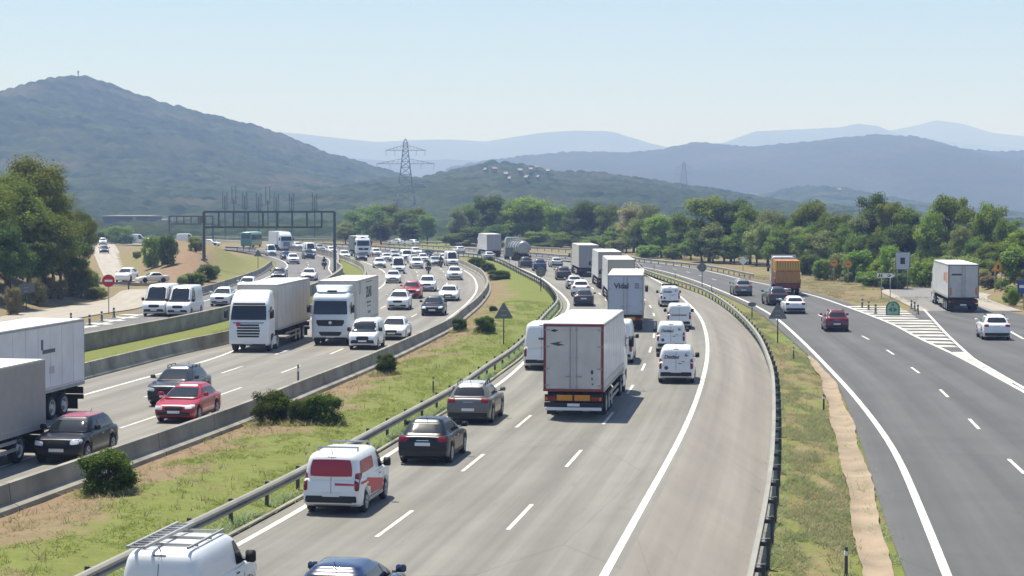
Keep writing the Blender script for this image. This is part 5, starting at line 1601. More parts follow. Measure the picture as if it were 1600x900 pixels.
# --- exit carriageway
car('suv', P_['grey'], 1162, 463, 'P', 1, "grey car alone on the exit road, ahead of the load of orange crates")
car('suv', P_['dgrey'], 1217, 478, 'P', 1, "dark grey car beside the white hatchback, behind the loaded lorry", heading=-2)
car('hatch', P_['white'], 1243, 491, 'P', 1, "white hatchback behind the lorry that carries orange crates")
car('suv', P_['maroon'], 1308, 519, 'P', 1, "maroon red car alone in the exit road's lane", scale=.92)
car('suv', P_['white'], 1558, 532, 'P', 1, "white car with dark rear bumper following the lorry into the exit", heading=7)
rt = artic("white box lorry leaving by the exit ramp, orange side marks", 1505, 488, 'P', 1, P_['white'], dict(L=13.0, body=white_panel, rear=grey_panel, frame=dark_frame, roof=white_roof), heading=7.5)
b = B(); b.add([(-.052, 1.02, 3.08), (-.052, .18, 3.08), (-.052, .12, 3.24), (-.052, .96, 3.24)], [(0, 1, 2, 3)], ink2); link('printed_mark', b.mesh('printed_mark'), rt)
b = B(); [b.box((-.05, s_ * 1.05, 1.75), (.012, .16, .62), mat("orange_print", (.55, .20, .08), .5)) for s_ in (-1, 1)]; link('emblem', b.mesh('emblem'), rt)
b = B(); b.box((1.2, 1.264, 2.9), (.8, .012, .9), mat("orange_print", (.55, .20, .08), .5)); b.box((3.0, 1.264, 2.9), (1.6, .012, .7), mat("orange_print", (.55, .20, .08), .5)); link('side_emblem', b.mesh('side_emblem'), rt)

def flatbed(px, py, road, label):
    parts = []
    maroon_b = mat("flatbed_maroon", (.15, .035, .035), .6, var=.15)
    g = B(); g.box((4, 0, 1.22), (8, 2.5, .18), maroon_b); parts.append(('load_bed', g.mesh('load_bed', .01), None))
    g = B(); g.box((-.03, 0, 1.02), (.08, 2.46, .46), maroon_b); parts.append(('tailboard', g.mesh('tailboard', .01), None))
    for s_ in (-1, 1):
        g = B(); g.box((3.6, s_ * 1.24, 1.50), (7.0, .06, .40), maroon_b); parts.append(('side_board', g.mesh('side_board', .01), None))
        g = B(); g.box((-.09, s_ * 1.0, .98), (.05, .34, .15), red_m); parts.append(('taillight', g.mesh('taillight'), None))
    g = B()
    for s_ in (-1, 1): g.box((7.85, s_ * 1.2, 2.55), (.12, .12, 2.6), plate_m)
    g.box((7.85, 0, 3.82), (.12, 2.5, .12), plate_m); g.box((7.85, 0, 2.4), (.06, 2.4, 2.2), dark_frame)
    parts.append(('headboard', g.mesh('headboard'), None))
    g = B(); g.box((4, 0, .95), (7.8, .9, .3), dark_m); g.box((.1, 0, .62), (.12, 2.3, .14), black_m); parts.append(('chassis', g.mesh('chassis'), None))
    cp, cw = cab_parts(8.4, P_['white'], 'a')
    c, a = place(px, py, 10.7, road, 1, 5)
    o = c - Vector((math.cos(a), math.sin(a))) * 5.35
    PLACED.append((label, c, 10.7, a))
    r = assemble('flatbed_lorry', label, 'lorry', parts + cp, [(1.7, 1.03, .5), (3.05, 1.03, .5)] + [cw[0]], o, a)
    # the load: crates stand on the bed, each a thing of its own
    oc = [mat("crate_orange", (.44, .15, .025), .7, var=.15, vscale=2), mat("crate_ochre", (.44, .23, .07), .8, var=.15, vscale=2)]
    slat = mat("crate_slat_yellow", (.78, .52, .12), .7)
    gap_m = mat("crate_gap", (.05, .025, .01), .9)
    me_ = {}
    for up in (0, 1):
        g = B(); w, d_, h = .78, 1.45, 1.10 if up else 1.08
        g.box((0, 0, h / 2), (d_, w, h), oc[0] if up else oc[1])
        if up:
            for k in range(5): g.box((-d_ / 2 - .015, -w / 2 + .09 + k * .15, h * .55), (.03, .085, h * .78), slat)
            for k in range(4): g.box((-d_ / 2 - .004, -w / 2 + .165 + k * .15, h * .55), (.02, .05, h * .7), gap_m)
        else:
            for k in range(4): g.box((-d_ / 2 - .01, 0, .14 + k * .28), (.02, w * .96, .16), oc[1])
        for sy in (-1, 1):
            for k in range(5): g.box((-d_ * .4 + k * d_ * .2, sy * (w / 2 + .006), h * .55), (.1, .02, h * .8), slat if up else oc[1])
        me_[up] = g.mesh('crate')
    ca, sa = math.cos(a), math.sin(a)
    for up in (0, 1):
        for row in range(4):
            for col in range(3):
                x, y = .78 + row * 1.52, (col - 1) * .80
                q = link('crate', me_[up], None, (o.x + x * ca - y * sa, o.y + x * sa + y * ca, 1.318 + (1.08 if up else 0)), (0, 0, a))
                place_ = ("orange slatted crate in the upper tier at the tail of the lorry's load" if row == 0 else "orange crate in the upper tier, further forward in the load") if up else \
                         ("ochre crate in the lower tier at the tail of the lorry's load" if row == 0 else "ochre crate in the lower tier, further forward in the load")
                tag(q, place_, "crate", place_.replace("crate", "crates"))
    return r
flatbed(1231, 463, 'P', "open lorry with maroon bed loaded with orange and ochre crates")

# --- oncoming carriageway, seen from the front
T1 = artic("long white box lorry at the picture's edge, its side turned to us", -193, 720, 'L', -1, P_['white'], dict(L=13.4, body=white_panel, rear=grey_panel, frame=alu, roof=white_roof))
b = B(); b.box((3.9, 1.268, 2.9), (1.3, .012, .16), ink2); b.box((4.6, 1.268, 3.2), (.18, .012, .42), ink2); b.box((3.6, 1.268, 2.1), (.5, .012, .3), mat("mark_grey", (.4, .41, .43), .5)); link('emblem', b.mesh('emblem'), T1)
T2 = artic("lower grey box lorry passing in front of the long white one", -194, 778, 'L', -1, P_['white'], dict(L=7.2, H=3.42, zf=1.0, body=mat("lorry_panel_mid_grey", (.30, .285, .28), .5, var=.05), rear=grey_panel, frame=alu, roof=white_roof, axles=1))
car('mini', P_['black'], 88, 726, 'L', -1, "black car with a red roof and twin headlamps by the barrier", roof=(.25, -1.5, P_['red']), scale=1.04)
car('hatch', P_['red'], 271, 662, 'L', -1, "bright red hatchback beside the barrier, behind the dark car")
car('suv', P_['dgrey'], 258, 636, 'L', -1, "dark grey car half behind the bright red hatchback")
daf = artic("white lorry with grey curtain sides and slatted grille", 388, 551, 'L', -1, P_['white'], dict(L=11.0, body=curtain, rear=grey_panel, frame=alu, roof=white_roof, soft=True))
mer = artic("pale lorry with dark shield grille and printed trailer side", 516, 540, 'L', -1, P_['pale'], dict(L=10.0, body=mat("lorry_panel_warm", (.52, .50, .47), .5, var=.05), rear=grey_panel, frame=alu, roof=cream_roof), style='b')
add_text(mer, "ZUAS", 1.0, ink, (4.6, 1.275, 3.05), 'left', bold=.03)
b = B(); b.box((4.6, 1.268, 3.78), (2.8, .012, .06), ink2); b.box((4.6, 1.268, 2.38), (1.9, .012, .12), ink2); b.box((4.5, 1.268, 2.12), (1.5, .012, .08), ink2); b.box((4.4, 1.268, 1.7), (1.1, .012, .16), ink2)
b.lathe([(.42, .0), (.42, .012), (.36, .012), (.36, 0)], ink2, 20, 'y', (8.6, 1.262, 3.5)); link('emblem', b.mesh('emblem'), mer)
stk = B(); stk.lathe([(.14, 0), (.14, .01), (0.001, .01)], red_ink, 14, 'x', (0, 0, 0)); link('sticker', stk.mesh('sticker'), daf, (11.0 + .55 + 2.29, -.62, 1.72))
r, pr = car('svan', P_['white'], 566, 547, 'L', -1, "white small van with dark bumper beside the printed lorry")
car('sedan', P_['white'], 611, 532, 'L', -1, "white saloon half behind the small van at the barrier")
car('hatch', P_['black'], 675, 494, 'L', -1, "black sporty car next to the barrier on the oncoming lanes", scale=1.04)
car('suv', P_['white'], 621, 485, 'L', -1, "white car beside the black one, ahead of the red car")
car('suv', P_['red'], 642, 467, 'L', -1, "red car among white ones on the oncoming lanes")
car('sedan', P_['white'], 700, 471, 'L', -1, "white saloon behind the black sporty car by the barrier")
car('suv', P_['white'], 667, 456, 'L', -1, "white car just behind the red car on the oncoming lanes")
car('hatch', P_['white'], 614, 443, 'L', -1, "white hatchback alone in the far lane of the oncoming side")
car('suv', P_['white'], 711, 438, 'L', -1, "white car following the barrier's bend, behind the white saloon")
car('lvan', P_['white'], 623, 428, 'L', -1, "white van in the far lane behind the white hatchback", scale=.86)
car('suv', P_['white'], 652, 420, 'L', -1, "white car beside the white van in the far lane")
car('mini', P_['white'], 605, 409, 'L', -1, "small white car behind the white van on the bend", scale=.95)
car('svan', P_['white'], 637, 408, 'L', -1, "white van in the middle of the queue on the bend")
car('hatch', P_['black'], 671, 404, 'L', -1, "dark car in the queue on the bend")
car('hatch', P_['silver'], 682, 416, 'L', -1, "pale car beside the second motorcycle on the bend")
car('lvan', P_['white'], 708, 416, 'L', -1, "white van at the barrier tip, behind the white car", scale=.86)
car('hatch', P_['white'], 653, 399, 'L', -1, "far white hatchback in the queue on the bend")
car('hatch', P_['white'], 540, 405, 'L', -1, "white car close to the lamp-like gantry post on the oncoming lanes")
car('hatch', P_['dgrey'], 566, 408, 'L', -1, "dark car in front of the small white lorry on the bend")
artic("small white lorry with dark body behind the dark car on the bend", 568, 402, 'L', -1, P_['white'], dict(L=6, H=3.6, body=mat("lorry_panel_dark", (.12, .16, .15), .5), rear=grey_panel, frame=alu, roof=cream_roof, LOD=0, axles=1), style='b')
car('lvan', P_['white'], 487, 399, 'L', -1, "white van where both oncoming roads come together", scale=.9)
artic("pale lorry furthest away under the gantry", 448, 392, 'L', -1, P_['pale'], dict(L=6.5, H=3.8, body=white_panel, rear=grey_panel, frame=alu, roof=white_roof, LOD=0, axles=2), heading=-22)
car('hatch', P_['white'], 469, 389, 'L', -1, "far white car between the pale lorry and the white van")
for px, py, k, col, sc_, lab in [(594, 419, 'hatch', 'white', 1, "white car at the edge line ahead of the white van in the far lane"), (648, 412, 'mini', 'silver', .95, "silver car tucked behind the white car in the far lane"), (663, 410, 'suv', 'white', .85, "white car between the first motorcycle and the dark car"), (697, 409, 'hatch', 'white', .9, "white car just ahead of the van at the barrier tip"),
        (618, 403, 'hatch', 'silver', .9, "silver car behind the small white car on the bend"), (590, 401, 'suv', 'white', .9, "white car between the small lorry and the queue on the bend"), (521, 396, 'hatch', 'white', .9, "white car beyond the gantry post on the oncoming lanes"), (503, 393, 'suv', 'silver', .9, "silver car where the two oncoming roads merge")]:
    car(k, P_[col], px, py, 'L', -1, lab, scale=sc_)
# --- entry road
car('lvan', P_['white'], 240, 495, 'Q', -1, "white van with black grille, the further one of two side by side")
car('lvan', P_['white'], 277, 496, 'Q', -1, "white van with slim headlamps, the closer one of two side by side", scale=.97)
car('suv', P_['white'], 343, 479, 'Q', -1, "white car beyond the white lorry's cab on the entry road")
car('suv', P_['white'], 383, 457, 'Q', -1, "white car whose roof shows above the curtain sided lorry", scale=.95)
car('hatch', P_['dgrey'], 434, 438, 'Q', -1, "dark car on the entry road above the lorry's roof")
car('sedan', P_['white'], 481, 439, 'Q', -1, "white car at the wall on the entry road, below the motorcycle")
car('suv', P_['white'], 459, 413, 'Q', -1, "white car under the gantry on the entry road")
car('suv', P_['dgrey'], 484, 405, 'Q', -1, "dark car under the gantry, in front of the white van")
car('suv', P_['blue'], 448, 406, 'Q', -1, "dark blue car half hidden by the white one under the gantry", scale=.85)
car('lvan', P_['pale'], 425, 400, 'Q', -1, "pale van at the crest of the entry road under the gantry", scale=.8)
# --- side road and far road
car('suv', P_['white'], 161, 383, 'S', -1, "white car at the top of the side road")
car('hatch', P_['dgrey'], 163, 396, 'S', -1, "dark car coming down the side road")
car('suv', P_['white'], 190, 441, 'S', -1, "white car at the foot of the side road beside the cream one", heading=5)
car('sedan', P_['cream'], 214, 442, 'S', -1, "cream car waiting behind the guard rail at the side road's end", heading=60, scale=.85)
for px, py, k, s_, col, lab in [(198, 381, 'lvan', .9, 'white', "white van on the far road beyond the side road"), (213, 380, 'hatch', 1, 'silver', "silver car behind the white van on the far road"), (223, 380.5, 'hatch', .9, 'white', "white car on the far road by the light green bush"),
                           (276, 380, 'lvan', .9, 'white', "white van on the far road above the reddish embankment"), (297, 381, 'hatch', 1, 'white', "white car on the far road above the reddish embankment"), (252, 379, 'hatch', 1, 'white', "white car on the far road behind the dark round bush")]:
    car(k, P_[col], px, py, 'S', 1, lab, heading=82, scale=s_)
car('hatch', P_['white'], 343, 384.5, 'L', -1, "white car on the embankment road beside the gantry's far post", heading=-70)
car('hatch', P_['white'], 653, 384.5, 'R', 1, "white car beyond the barrier at the far end of the bend", heading=-55)
car('hatch', P_['white'], 630, 383, 'R', 1, "second car beyond the barrier at the far end of the bend", heading=-60)

# coach
def coach(px, py, label, heading):
    sh = Shell(); sh.add(*slices([(.35, 5.0, -5.0, 1.18), (.5, 5.05, -5.05, 1.24), (1.6, 5.05, -5.05, 1.26), (2.9, 4.9, -5.0, 1.22), (3.2, 4.7, -4.9, 1.12), (3.3, 4.5, -4.8, .9)], 12, 60)); sh.done()
    b = B(); b.add(sh.v, sh.f, P_['teal'])
    parts = [('body', b.mesh('body', smooth=True), None)]
    A = lambda n, bl: parts.append((n, bl.mesh(n, smooth=True), None))
    A('windscreen', sh.patch('f', [(-1.1, 1.3), (1.1, 1.3), (1.05, 2.8), (-1.05, 2.8)], glass, n=(8, 5), rnd=.1, off=.012))
    A('rear_window', sh.patch('b', [(-1.0, 1.9), (1.0, 1.9), (1.0, 2.8), (-1.0, 2.8)], glass, n=(8, 4), rnd=.1, off=.012))
    for sd in 'lr': A('side_window', sh.patch(sd, [(-4.6, 1.7), (4.4, 1.7), (4.3, 2.7), (-4.6, 2.7)], glass, n=(12, 4), off=.012))
    A('roof_panel', sh.patch('t', [(-4.6, -.95), (4.3, -.95), (4.3, .95), (-4.6, .95)], mat("coach_roof", (.62, .72, .70), .5), n=(12, 6), off=.01))
    for s_ in (-1, 1): A('headlight', sh.patch('f', rect(s_ * .9, .8, .4, .2), lamp_m, n=(3, 2), off=.012))
    p = at(px, py).xy; a = math.pi / 2 - math.radians(heading)
    return assemble('coach', label, 'coach', parts, [(3.2, 1.06, .5), (-2.8, 1.06, .5)], p, a, None, False)
coach(393, 386, "teal green coach with pale roof passing far off under the gantry", 6)

# ------------------------------------------------------------------ motorcycles and riders
def skin_person(pose):
    """pose: [(name, parent, (x, y, z), radius)]"""
    me = bpy.data.meshes.new("person")
    idx = {n: i for i, (n, *_r) in enumerate(pose)}
    me.from_pydata([q[2] for q in pose], [(idx[q[1]], i) for i, q in enumerate(pose) if q[1]], [])
    o = bpy.data.objects.new("person", me); COL.objects.link(o)
    md_ = o.modifiers.new("skin", 'SKIN'); md_.use_smooth_shade = True
    for i, q in enumerate(pose):
        sv = me.skin_vertices[0].data[i]; sv.radius = (q[3], q[3] * (q[4] if len(q) > 4 else 1)); sv.use_root = (i == 0)
    su = o.modifiers.new("sub", 'SUBSURF'); su.levels = su.render_levels = 2
    bpy.context.view_layer.update()
    out = bpy.data.meshes.new_from_object(o.evaluated_get(bpy.context.evaluated_depsgraph_get())); out.name = "person"
    bpy.data.objects.remove(o)
    return out
def rider_mesh(jacket):
    po = [("pel", None, (-.18, 0, .92), .15), ("belly", "pel", (-.14, 0, 1.10), .155), ("chest", "belly", (-.02, 0, 1.32), .17), ("neck", "chest", (.06, 0, 1.47), .065), ("hd1", "neck", (.10, 0, 1.56), .085), ("hd2", "hd1", (.13, 0, 1.66), .10)]
    for n, s in (("l", 1), ("r", -1)):
        po += [("hip" + n, "pel", (-.12, s * .13, .88), .11), ("kne" + n, "hip" + n, (.28, s * .24, .80), .085), ("ank" + n, "kne" + n, (.06, s * .22, .42), .055), ("toe" + n, "ank" + n, (.22, s * .23, .36), .045),
               ("sho" + n, "chest", (.03, s * .20, 1.38), .085), ("elb" + n, "sho" + n, (.20, s * .34, 1.18), .06), ("wri" + n, "elb" + n, (.46, s * .34, 1.06), .042), ("han" + n, "wri" + n, (.54, s * .33, 1.05), .045)]
    m = skin_person(po); m.materials.clear(); m.materials.append(jacket); return m
def moto_parts():
    b = B(); bk = P_['dgrey']
    out = []
    lv = [(.45, .45, -.35, .16), (.6, .52, -.40, .20), (.78, .50, -.70, .19), (.86, .42, -.75, .15), (.92, .30, -.72, .10)]
    b.add(*slices(lv, 4, 24), bk); out.append(('body', b.mesh('body', smooth=True), None))
    b = B(); b.add(*slices([(.75, .78, .45, .17), (.95, .80, .42, .20), (1.08, .72, .44, .16), (1.14, .62, .46, .1)], 4, 20), bk); out.append(('fairing', b.mesh('fairing', smooth=True), None))
    b = B(); b.add([(.72, -.16, 1.10), (.72, .16, 1.10), (.52, .13, 1.34), (.52, -.13, 1.34)], [(0, 1, 2, 3)], glass); b.add([(.70, -.16, 1.10), (.70, .16, 1.10), (.50, .13, 1.34), (.50, -.13, 1.34)], [(3, 2, 1, 0)], glass); out.append(('windshield', b.mesh('windshield'), None))
    b = B(); b.tube((.78, 0, .96), (.84, 0, .96), .09, lamp_m, 12); out.append(('headlight', b.mesh('headlight'), None))
    b = B(); b.tube((.52, -.36, 1.05), (.52, .36, 1.05), .018, black_m, 6); [b.tube((.62, s_ * .10, 1.0), (.74, s_ * .10, .31), .028, steel_m, 6) for s_ in (-1, 1)]; out.append(('handlebar', b.mesh('handlebar'), None))
    for s_ in (-1, 1):
        b = B(); b.box((-.55, s_ * .30, .74), (.45, .2, .32), plate_m if s_ > 2 else bk); out.append(('pannier', b.mesh('pannier', .03), None))
    b = B(); b.box((-.55, 0, .55), (.6, .1, .1), steel_m); b.tube((-.3, -.18, .4), (-.95, -.2, .5), .05, steel_m, 8); out.append(('exhaust', b.mesh('exhaust'), None))
    w = B(); w.lathe([(.20, -.05), (.29, -.06), (.31, 0), (.29, .06), (.20, .05)], tyre_m, 20); w.lathe([(.21, .02), (.21, -.02), (.05, -.02), (.05, .02)], rim_m, 20); wm = w.mesh('wheel', smooth=True)
    return out, wm
MP, MW = moto_parts()
JK = [mat("jacket_dark", (.02, .022, .025), .7), mat("jacket_grey", (.05, .055, .05), .7)]
RM = rider_mesh(JK[0])
helm_b = B(); helm_b.lathe([(0.001, .16), (.07, .145), (.125, .08), (.14, 0), (.13, -.09), (.10, -.13), (0.001, -.13)], P_['dgrey'], 16, 'z'); HM = helm_b.mesh('helmet', smooth=True)
hi_b = B(); hi_b.add(*slices([(1.02, .06, -.30, .185), (1.15, .10, -.30, .20), (1.32, .20, -.20, .215), (1.40, .18, -.14, .19)], 3, 20), mat("vest_yellow", (.62, .62, .08), .7)); VEST = hi_b.mesh('vest', smooth=True)
for px, py, road, lab, plab, vest in [(670, 428, 'L', "dark motorcycle with headlamp between the white cars on the bend", "person in dark clothes and helmet riding the motorcycle behind the white car", False),
                                (690, 418, 'L', "second dark motorcycle, beside the white van by the barrier", "person in dark clothes and helmet on the second motorcycle by the white van", False),
                                (507, 421, 'Q', "motorcycle alone on the entry road beside the gantry post", "person in dark jacket riding alone past the gantry post", False)]:
    c, a = place(px, py, 2.1, road, -1)
    r = tag(link('motorcycle', None, None, (c.x, c.y, .004), (0, 0, a)), lab, "motorcycle")
    for n, me, _ in MP: link(n, me, r)
    for x in (.74, -.72): link('wheel', MW, r, (x, 0, .31))
    pr_ = tag(link('person', RM, None, (c.x, c.y, .004), (0, 0, a)), plab, "person")
    link('helmet', HM, pr_, (.13, 0, 1.66))

# ------------------------------------------------------------------ signs and roadside things
def tri(s, flip=1):
    """rounded triangle outline, base width s, centred"""
    h = s * .866; r = s * .05; pts_ = []
    for cx, cy, a0 in ((0, h * 2 / 3 - 2 * r, 30), (-s / 2 + r * 1.73, -h / 3 + r, 150), (s / 2 - r * 1.73, -h / 3 + r, 270)):
        for k in range(4): a = math.radians(a0 + k * 40); pts_.append((cx + r * math.cos(a), (cy + r * math.sin(a)) * flip))
    return pts_
def circ(r, n=28): return [(r * math.cos(2 * math.pi * k / n), r * math.sin(2 * math.pi * k / n)) for k in range(n)]
def board(outline, m, thick=.035, x0=0.0, z=0.0):
    """flat board in the y-z plane, thickness along x"""
    b = B(); n = len(outline)
    vs = [(x0 - thick / 2, u, v + z) for u, v in outline] + [(x0 + thick / 2, u, v + z) for u, v in outline]
    b.add(vs, [tuple(range(n)), tuple(range(2 * n - 1, n - 1, -1))] + [(i, (i + 1) % n, n + (i + 1) % n, n + i) for i in range(n)], m)
    return b
def sign(px, py, h, outline, label, back=True, pole_h=None, face=None, extra=None, poles=(0,), cat="road sign", ang=None, z=0.0, pole_r=.04, name='road_sign', d=None):
    """(px, py): foot of the post; local +x looks the way the traffic comes from us when back is False"""
    p = at(px, py).xy if d is None else Vector((xat(px, d), d))
    z = float(ground_h(np.array([p.x]), np.array([p.y]))[0]) if z == 0 else z
    a = math.atan2(-p.y, -p.x) if ang is None else ang     # boards squarely face this place of the road
    r = tag(link(name, None, None, (p.x, p.y, z), (0, 0, a)), label, cat)
    for y in poles:
        b = B(); b.tube((-.05, y, -.1), (-.05, y, pole_h or h + .15), pole_r, steel_m if not back else post_m, 8); link('post', b.mesh('post', smooth=True), r)
    bd = board(outline, sign_back_m, .03, 0, h); link('board', bd.mesh('board', .006), r)
    if back:
        f = B()
        for zz in (h - .15, h + .15): f.box((.03, 0, zz), (.03, .34, .05), steel_m)
        link('bracket', f.mesh('bracket'), r)
    if face:
        fb = B()
        for k, (o_, m_) in enumerate(face):
            q = board(o_, m_, .006, .022 + .008 * k, h); fb.add(q.v, q.f, m_)
        link('sign_face', fb.mesh('sign_face'), r)
    return r
S = lambda pts_, k, dy=0, dz=0: [(u * k + dy, v * k + dz) for u, v in pts_]
sign(787, 541, 2.0, tri(1.25), "grey back of a triangular sign on the green median")
sign(1215, 536, 2.0, tri(1.25), "grey back of a triangular sign on the verge beside the exit road")
sign(1097, 449, 2.25, circ(.48), "grey back of a round sign between the main road and exit road")
sign(845, 456, 2.0, circ(.55, 8), "grey back of an eight sided sign at the median rail")
sign(796, 415, 2.1, [(-.6, -.65), (.6, -.65), (.6, .65), (-.6, .65)], "dark square sign board on the median in front of the tanker")
sign(1175, 497, 1.15, [(-.3, -.14), (.3, -.14), (.3, .14), (-.3, .14)], "small grey plate on a short post by the exit road", cat="sign plate")
sign(403, 418, 2.2, tri(1.15), "dark back of a triangular sign on the grassy embankment", d=262)
red_s = mat("sign_red", (.45, .012, .02), .45); wht_s = mat("sign_white", (.75, .75, .74), .5); blk_s = mat("sign_black", (.02, .02, .02), .5); yel_s = mat("sign_yellow", (.62, .33, .02), .5); orn_s = mat("sign_orange", (.55, .20, .015), .5); blu_s = mat("sign_blue", (.02, .07, .25), .5)
bar = [(-.32, -.085), (.32, -.085), (.32, .085), (-.32, .085)]
sign(170, 489, 2.75, circ(.52), "round red no entry sign with white bar on a thin post", False, face=[(circ(.515), red_s), (bar, wht_s)])
ring = lambda: [(circ(.47), orn_s), (circ(.33), yel_s)]
sign(1303, 441, 2.35, circ(.48), "round orange sign on a post, the one closer to the loaded lorry", False, face=ring() + [([(-.2, -.05), (.2, -.05), (.2, .05), (-.2, .05)], blk_s)])
sign(1325, 444, 2.35, circ(.48), "round orange sign on a post, the one closer to the arrow sign", False, face=ring() + [([(-.2, -.05), (.2, -.05), (.2, .05), (-.2, .05)], blk_s)])
r = sign(1560, 452, 2.6, tri(1.5), "yellow triangular warning sign on the dry slope by the exit", False, face=[(tri(1.46), orn_s), (tri(1.08), yel_s), ([(-.07, -.2), (.07, -.2), (.10, .12), (.2, .0), (.0, .32), (-.2, .0), (-.10, .12)], blk_s)], d=188, poles=(-.3, .3))
arrow_o = [(-1.45, -.36), (.95, -.36), (1.45, 0), (.95, .36), (-1.45, .36)]
flip = lambda o_: [(-u, v) for u, v in o_]
sign(1384, 466, 2.25, S(arrow_o, .62), "white arrow sign with black pictograms pointing to the exit", False, poles=(-.42, .42),
     face=[(S(arrow_o, .60), wht_s), (S([(-1.22, -.24), (-1.0, -.24), (-.86, .24), (-1.04, .24)], .62), blk_s), (S([(-.78, -.24), (-.56, -.24), (-.62, .02), (-.50, .24), (-.66, .24), (-.82, .02)], .62), blk_s), (S([(.18, .12), (.45, .22), (.80, .0), (.45, -.22), (.18, -.12), (.26, -.05), (.45, -.10), (.58, .0), (.45, .10), (.26, .05)], .62), blk_s)])
sign(1410, 452, 3.1, [(-.72, -.95), (.72, -.95), (.8, .95), (-.8, .95)], "tall pale panel with a black square behind the arrow sign", False, poles=(-.55, .55), face=[([(-.66, -.88), (.66, -.88), (.74, .88), (-.74, .88)], mat("panel_pale", (.40, .44, .50), .5)), ([(-.25, -.35), (.25, -.35), (.25, .35), (-.25, .35)], blk_s)])
sign(1600, 472, 2.0, [(-.5, -.6), (.5, -.6), (.5, .6), (-.5, .6)], "blue sign with white band at the picture's edge", False, face=[([(-.47, -.57), (.47, -.57), (.47, .57), (-.47, .57)], blu_s), ([(-.35, -.1), (.35, -.1), (.35, .15), (-.35, .15)], wht_s)], d=160)
sign(1161, 424, 1.5, S(circ(.66, 4), 1), "small pale diamond sign in front of the wood", False, face=[(circ(.62, 4), wht_s)])
r = sign(40, 478, 1.7, [(-.75, -.5), (.75, -.2), (.6, .6), (-.6, .45)], "dark tilted board above a crossbar on the bank by the slip road", d=158)
sign(1281, 437, 1.6, tri(1.0), "pale triangular sign beside the loaded lorry", False, face=[(tri(.95), wht_s), (tri(.6), mat("sign_pink", (.5, .25, .22), .5))], d=236)

# delineators and bollards
def small_post(px, py, h, label, group, m1, m2, w=.12, d=None):
    p = at(px, py)
    z = float(ground_h(np.array([p.x]), np.array([p.y]))[0])
    r = tag(link('delineator_post', None, None, (p.x, p.y, z)), label, "post", group)
    b = B(); b.box((0, 0, h / 2), (w * .6, w, h), m1, taper=.85); link('stem', b.mesh('stem', .01), r)
    b = B(); b.box((0, 0, h * .78), (w * .66, w * 1.02, h * .14), m2); link('reflector', b.mesh('reflector'), r)
for px, py, lab in [(1287, 640, "black marker post on the verge beside the sandy channel"), (1322, 898, "black marker post with white patch at the lower edge of the picture"), (677, 617, "black marker post on the median by the rail"), (1055, 434, "black marker post beside the rail below the round grey sign"), (1022, 421, "dark marker post at the far rail beyond the lorries"), (1112, 456, "dark marker post at the rail behind the first small van"), (806, 418, "small dark marker post beside the square sign board"), (1240, 560, "thin marker post on the verge by the triangular sign")]:
    small_post(px, py, .75, lab, None, post_m, plate_m)
small_post(466, 604, 1.15, "grey marker post standing at the concrete barrier", None, sign_back_m, plate_m, .16)
def bollard(px, py, label, group):
    p = at(px, py)
    r = tag(link('bollard', None, None, (p.x, p.y, 0)), label, "bollard", group)
    b = B(); g = mat("bollard_green", (.02, .05, .035), .5)
    b.lathe([(.16, 0), (.16, .04), (.085, .06), (.085, .74), (.06, .78), (0.001, .80)], g, 12, 'z'); link('stem', b.mesh('stem', smooth=True), r)
    b = B(); b.lathe([(.088, .5), (.09, .5), (.09, .62), (.088, .62)], plate_m, 12, 'z'); link('reflector', b.mesh('reflector'), r)
for px, py, lab in [(140, 508, "dark bollard closest to the long white lorry by the hatching"), (159, 502, "dark bollard between two others, before the no entry sign"), (178, 496, "dark bollard beside the no entry sign's post"), (111, 505, "dark bollard just above the long white lorry's roof")]:
    bollard(px, py, lab, "bollards by the slip road")
for px, py, lab in [(1347, 481, "bollard at the grass corner, first of the trio before the green marker"), (1357, 485, "middle bollard of the trio on the loaded lorry's side"), (1368, 490, "bollard of the trio nearest to the round topped green marker"), (1424, 483, "rearmost bollard of the trio on the exit lane's side"), (1429, 486, "middle bollard of the trio on the exit lane's side"), (1434, 491, "front bollard of the trio on the exit lane's side")]:
    bollard(px, py, lab, "bollards round the gore")
# round topped green gore marker
p = at(1395, 493)
r = tag(link('gore_marker', None, None, (p.x, p.y, 0), (0, 0, math.atan2(-p.y, -p.x))), "round topped green marker with pale arrows at the gore", "road marker"); r.scale = (.85, .85, .85)
gm, gl = mat("marker_green", (.03, .13, .075), .5), mat("marker_pale", (.22, .36, .27), .5)
out_ = [(-.66, 0), (.66, 0)] + [(.66 * math.cos(math.radians(a)), .72 + .66 * math.sin(math.radians(a))) for a in range(0, 181, 12)]
b = B(); n = len(out_)
b.add([(-.5, u, v) for u, v in out_] + [(0.0, u, v) for u, v in out_], [tuple(range(n)), tuple(range(2 * n - 1, n - 1, -1))] + [(i, (i + 1) % n, n + (i + 1) % n, n + i) for i in range(n)], gm)
link('shell', b.mesh('shell', .02), r)
b = B(); q = board([(u * .8, v * .86 + .08) for u, v in out_], gl, .008, .01); b.add(q.v, q.f, gl)
for o_ in ([(.06, .30), (.46, .56), (.06, .82)], [(-.06, .30), (-.46, .56), (-.06, .82)][::-1], [(-.16, .95), (.16, .95), (0, 1.2)]):
    q = board(o_, gm, .008, .02); b.add(q.v, q.f, gm)
link('arrow_panel', b.mesh('arrow_panel'), r)

